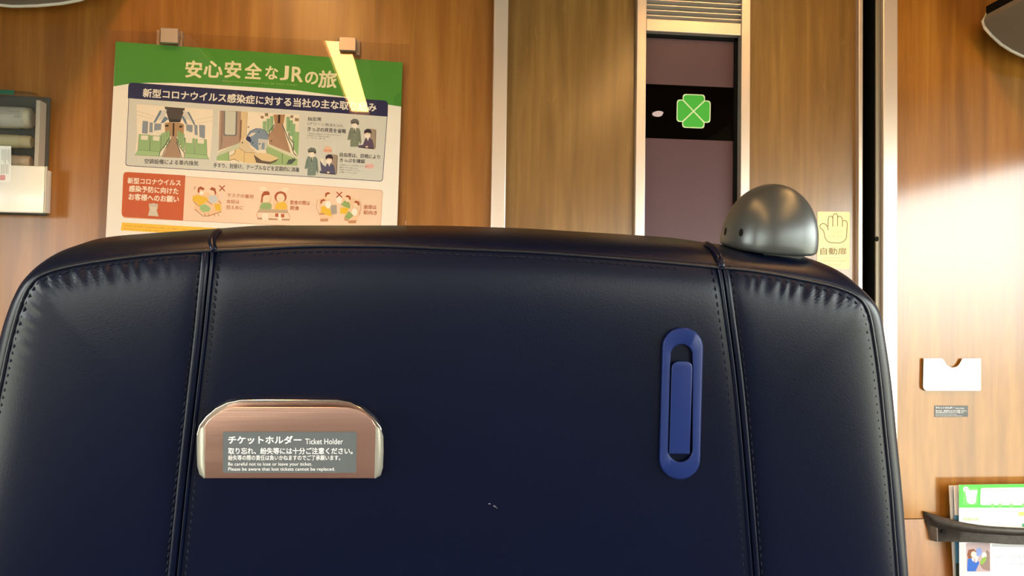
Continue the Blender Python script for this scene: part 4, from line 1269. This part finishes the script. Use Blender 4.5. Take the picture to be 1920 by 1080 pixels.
for inner, outer in ((((118, 345), (119, 420), (120, 600), (121, 740), (122, 800), (122, 843)), ((62, 385), (45, 450), (45, 600), (50, 730), (70, 805), (112, 844))),
                     (((1740, 345), (1738, 420), (1734, 600), (1731, 740), (1729, 800), (1728, 843)), ((1795, 385), (1813, 450), (1815, 600), (1809, 740), (1788, 815), (1740, 844)))):
    b = bmesh.new(); I_ = zk(*inner); O_ = zk(*outer); g = []
    for (ix, iy), (ox_, oy_) in zip(I_, O_):
        row = []
        for k in range(7):
            t = k / 6; ang = t * math.pi / 2
            row.append(b.verts.new(S(ix + (ox_ - ix) * math.sin(ang), iy + (oy_ - iy) * math.sin(ang), PN + .0035 + .0075 * math.cos(ang))))
        g.append(row)
    for i in range(len(g) - 1):
        for k in range(6): b.faces.new((g[i][k], g[i][k + 1], g[i + 1][k + 1], g[i + 1][k]))
    bmesh.ops.solidify(b, geom=b.faces[:], thickness=.0006)
    bmesh.ops.recalc_face_normals(b, faces=b.faces)
    obj('folded_side', b, M_LITSTEEL, pocket, smooth=40)
SL_ = lambda px, py, lift: S(px, py, PN + .011 + lift)
b = bmesh.new(); q = rrect(zk((292, 403), (1562, 403), (1555, 792), (292, 792)), 4)
add_prism(b, [S(x, y, PN + .0113) for x, y in q], [S(x, y, PN + .0109) for x, y in q])
obj('label', b, M_GREY, pocket)
pr = Print(SL_, .00036)
ticket_text(pr, lambda *p: p, (232, 234, 236))
pr.build('lettering', pocket)

# ---- coat hook
HN = lambda y: -.0021 + (y - 612) / 288 * .0022   # the leather swells towards the foot of the hook
zh = Z(3.273, 1200, 590)
def stadium(cx0, cy0, cx1, cy1, r0, r1, n_=14):
    out = []
    for k in range(n_ + 1):
        a_ = math.pi + math.pi * k / n_; out.append((cx0 + r0 * math.cos(a_), cy0 + r0 * math.sin(a_)))
    for k in range(n_ + 1):
        a_ = math.pi * k / n_; out.append((cx1 + r1 * math.cos(a_), cy1 + r1 * math.sin(a_)))
    return out
o_ = stadium(1280, 652, 1274.5, 861, 38.2, 38.2)
i_ = stadium(1278, 666, 1275.5, 843.5, 20.5, 22.5)
b = bmesh.new()
def ringv(pts, n_): return [b.verts.new(S(x, y, n_ + HN(y))) for x, y in pts]
def scale_(pts, c_, k): return [(c_[0] + (x - c_[0]) * k, c_[1] + (y - c_[1]) * (1 - (1 - k) * .3)) for x, y in pts]
def inset(pts, d):
    N_ = len(pts); out = []
    for i in range(N_):
        a_, c_ = Vector(pts[i - 1]), Vector(pts[(i + 1) % N_]); t = (c_ - a_).normalized()
        out.append((pts[i][0] - t.y * d, pts[i][1] + t.x * d))
    return out
R = [ringv(inset(o_, -.5), PN - .002), ringv(o_, PN + .0022), ringv(inset(o_, 1.2), PN + .0034), ringv(inset(o_, 3.2), PN + .004), ringv(inset(i_, -2), PN + .004), ringv(inset(i_, -.6), PN + .0036), ringv(i_, PN + .0026), ringv(inset(i_, .3), PN - .006)]
for a_, c_ in zip(R[:-1], R[1:]):
    n_ = len(a_)
    for i in range(n_): b.faces.new((a_[i], a_[(i + 1) % n_], c_[(i + 1) % n_], c_[i]))
bmesh.ops.recalc_face_normals(b, faces=b.faces)
hook = obj('coat_hook', b, M_BLUE, seat, smooth=40)
hook['label'] = 'blue oval coat hook with a fold-out tab'
b = bmesh.new()
cup = inset(i_, -.4)
add_poly(b, [S(x, y, PN + .0006 + HN(y)) for x, y in cup])
A_ = [b.verts.new(S(x, y, PN + .0006 + HN(y))) for x, y in cup]
obj('recess', b, M_BLACK, hook)
tb = rrect(zh((192, 285), (324, 282), (304, 858), (178, 856)), 15, 8, (1, 1, 0, 0)) 
tb = rrect([(1259.5, 677.5), (1299, 677), (1293, 851.5), (1254.5, 851)], 15, 8, (1, 1, 0, 0))
tb2 = []
for x, y in tb: tb2.append((x, y))
b = bmesh.new(); add_prism(b, [S(x, y, PN + .0046 + HN(y)) for x, y in tb2], [S(x, y, PN + .0012 + HN(y)) for x, y in tb2], 0, .0011)
obj('tab', b, M_BLUE, hook, smooth=35)

# ---- grab handle on the aisle corner
cl_n = -.045
def dome_pt(px, py): return S(px, py, cl_n)
base_c = dome_pt(1439, 460); hw = (dome_pt(1520, 468) - dome_pt(1360, 458)).length / 2
hgt = (dome_pt(1450, 346) - dome_pt(1446, 461)).length
ax = (dome_pt(1528, 473) - dome_pt(1358, 463)).normalized(); az = (SU - ax * SU.dot(ax)).normalized(); ay = az.cross(ax)   # ay towards the front row
b = bmesh.new(); NU, NV = 48, 18
rings = []
for v in range(NV + 1):
    t = v / NV; ang = t * math.pi / 2
    zz = math.sin(ang) ** (2 / 2.15); rr_ = max(math.cos(ang), 1e-4) ** (2 / 2.0)
    ring = []
    for k in range(NU):
        a_ = 2 * math.pi * k / NU
        ex = 2 / 2.5
        cx_ = math.copysign(abs(math.cos(a_)) ** ex, math.cos(a_)); cy_ = math.copysign(abs(math.sin(a_)) ** ex, math.sin(a_))
        shift = .03 * zz ** 1.2
        ring.append(b.verts.new(base_c + ax * (hw * (cx_ * rr_ + shift * (1 - abs(cx_) * .0))) + ay * (.033 * cy_ * rr_) + az * (hgt * zz)))
    rings.append(ring)
# rounded lower edge and underside
for ins, dz in ((.985, -.0014), (.94, -.0024), (.80, -.0028)):
    ring = []
    for k in range(NU):
        p = rings[0][k].co if True else None
        ring.append(b.verts.new(base_c + (p - base_c) * ins + az * dz))
    rings.insert(0, ring) if False else rings.append(ring)
top_rings = rings[:NV + 1]; low = rings[NV + 1:]
for i in range(NV):
    for k in range(NU): b.faces.new((top_rings[i][k], top_rings[i][(k + 1) % NU], top_rings[i + 1][(k + 1) % NU], top_rings[i + 1][k]))
seq = [top_rings[0]] + low
for i in range(len(seq) - 1):
    for k in range(NU): b.faces.new((seq[i][k], seq[i + 1][k], seq[i + 1][(k + 1) % NU], seq[i][(k + 1) % NU]))
b.faces.new(seq[-1])
bmesh.ops.remove_doubles(b, verts=b.verts, dist=.0002)
bmesh.ops.recalc_face_normals(b, faces=b.faces)
bvh = BVHTree.FromBMesh(b)
spots = []
for px_, py_ in ((1389.5, 436), (1360.5, 434)):
    d = ray(px_, py_).normalized(); h_ = bvh.ray_cast(CAM, d)
    if h_[0] is None: h_ = bvh.find_nearest(S(px_, py_, cl_n + .02))
    spots.append((h_[0].copy(), h_[1].copy()))
handle = obj('grab_handle', b, M_SILVER, seat, smooth=True)
handle['label'] = 'silver grey domed grab handle on the top right corner'
for p, nn in spots:
    if nn.dot(CAM - p) < 0: nn = -nn
    s_ = nn.cross(Vector((0, 0, 1))).normalized(); u_ = s_.cross(nn)
    b = bmesh.new()
    f = [p + s_ * (math.cos(k * math.pi / 8) * .0016) + u_ * (math.sin(k * math.pi / 8) * .0026) for k in range(16)]
    add_prism(b, [v + nn * .0004 for v in f], [v - nn * .001 for v in f])
    obj('screw_hole', b, M_BLACK, handle)
b = bmesh.new()
nk = [(1428, 468), (1514, 474), (1506, 484), (1482, 489), (1452, 486), (1432, 478)]
add_prism(b, [S(x, y, -.022) for x, y in nk], [S(x, y, -.06) for x, y in nk])
obj('handle_foot', b, mat('foot_grey', (60, 62, 62), .45, .5), handle)

# lower part of the seat, under the frame: cushion, frame and pedestal
b = bmesh.new()
bot = S(760, 2000)
xa_, xb_ = S(-150, 1900).x, S(1720, 1900).x
add_box(b, (xa_ + .01, bot.y + .06, .34), (xb_ - .01, bot.y + .56, .47), .03, seg=4)
obj('seat_cushion', b, M_LEATHER, seat, smooth=40)
b = bmesh.new(); zlow = S(760, 2090).z
add_box(b, (xa_ + .02, bot.y - .01, .28), (xb_ - .02, bot.y + .55, .345), .008); add_box(b, (xa_ + .03, bot.y + .012, .3), (xb_ - .03, bot.y + .06, zlow + .03), .004)
obj('seat_frame', b, M_DARKMETAL, seat)
b = bmesh.new(); add_box(b, ((xa_ + xb_) / 2 - .16, bot.y + .1, 0.0), ((xa_ + xb_) / 2 + .16, bot.y + .42, .285), .01)
obj('pedestal', b, M_DARKMETAL, seat)
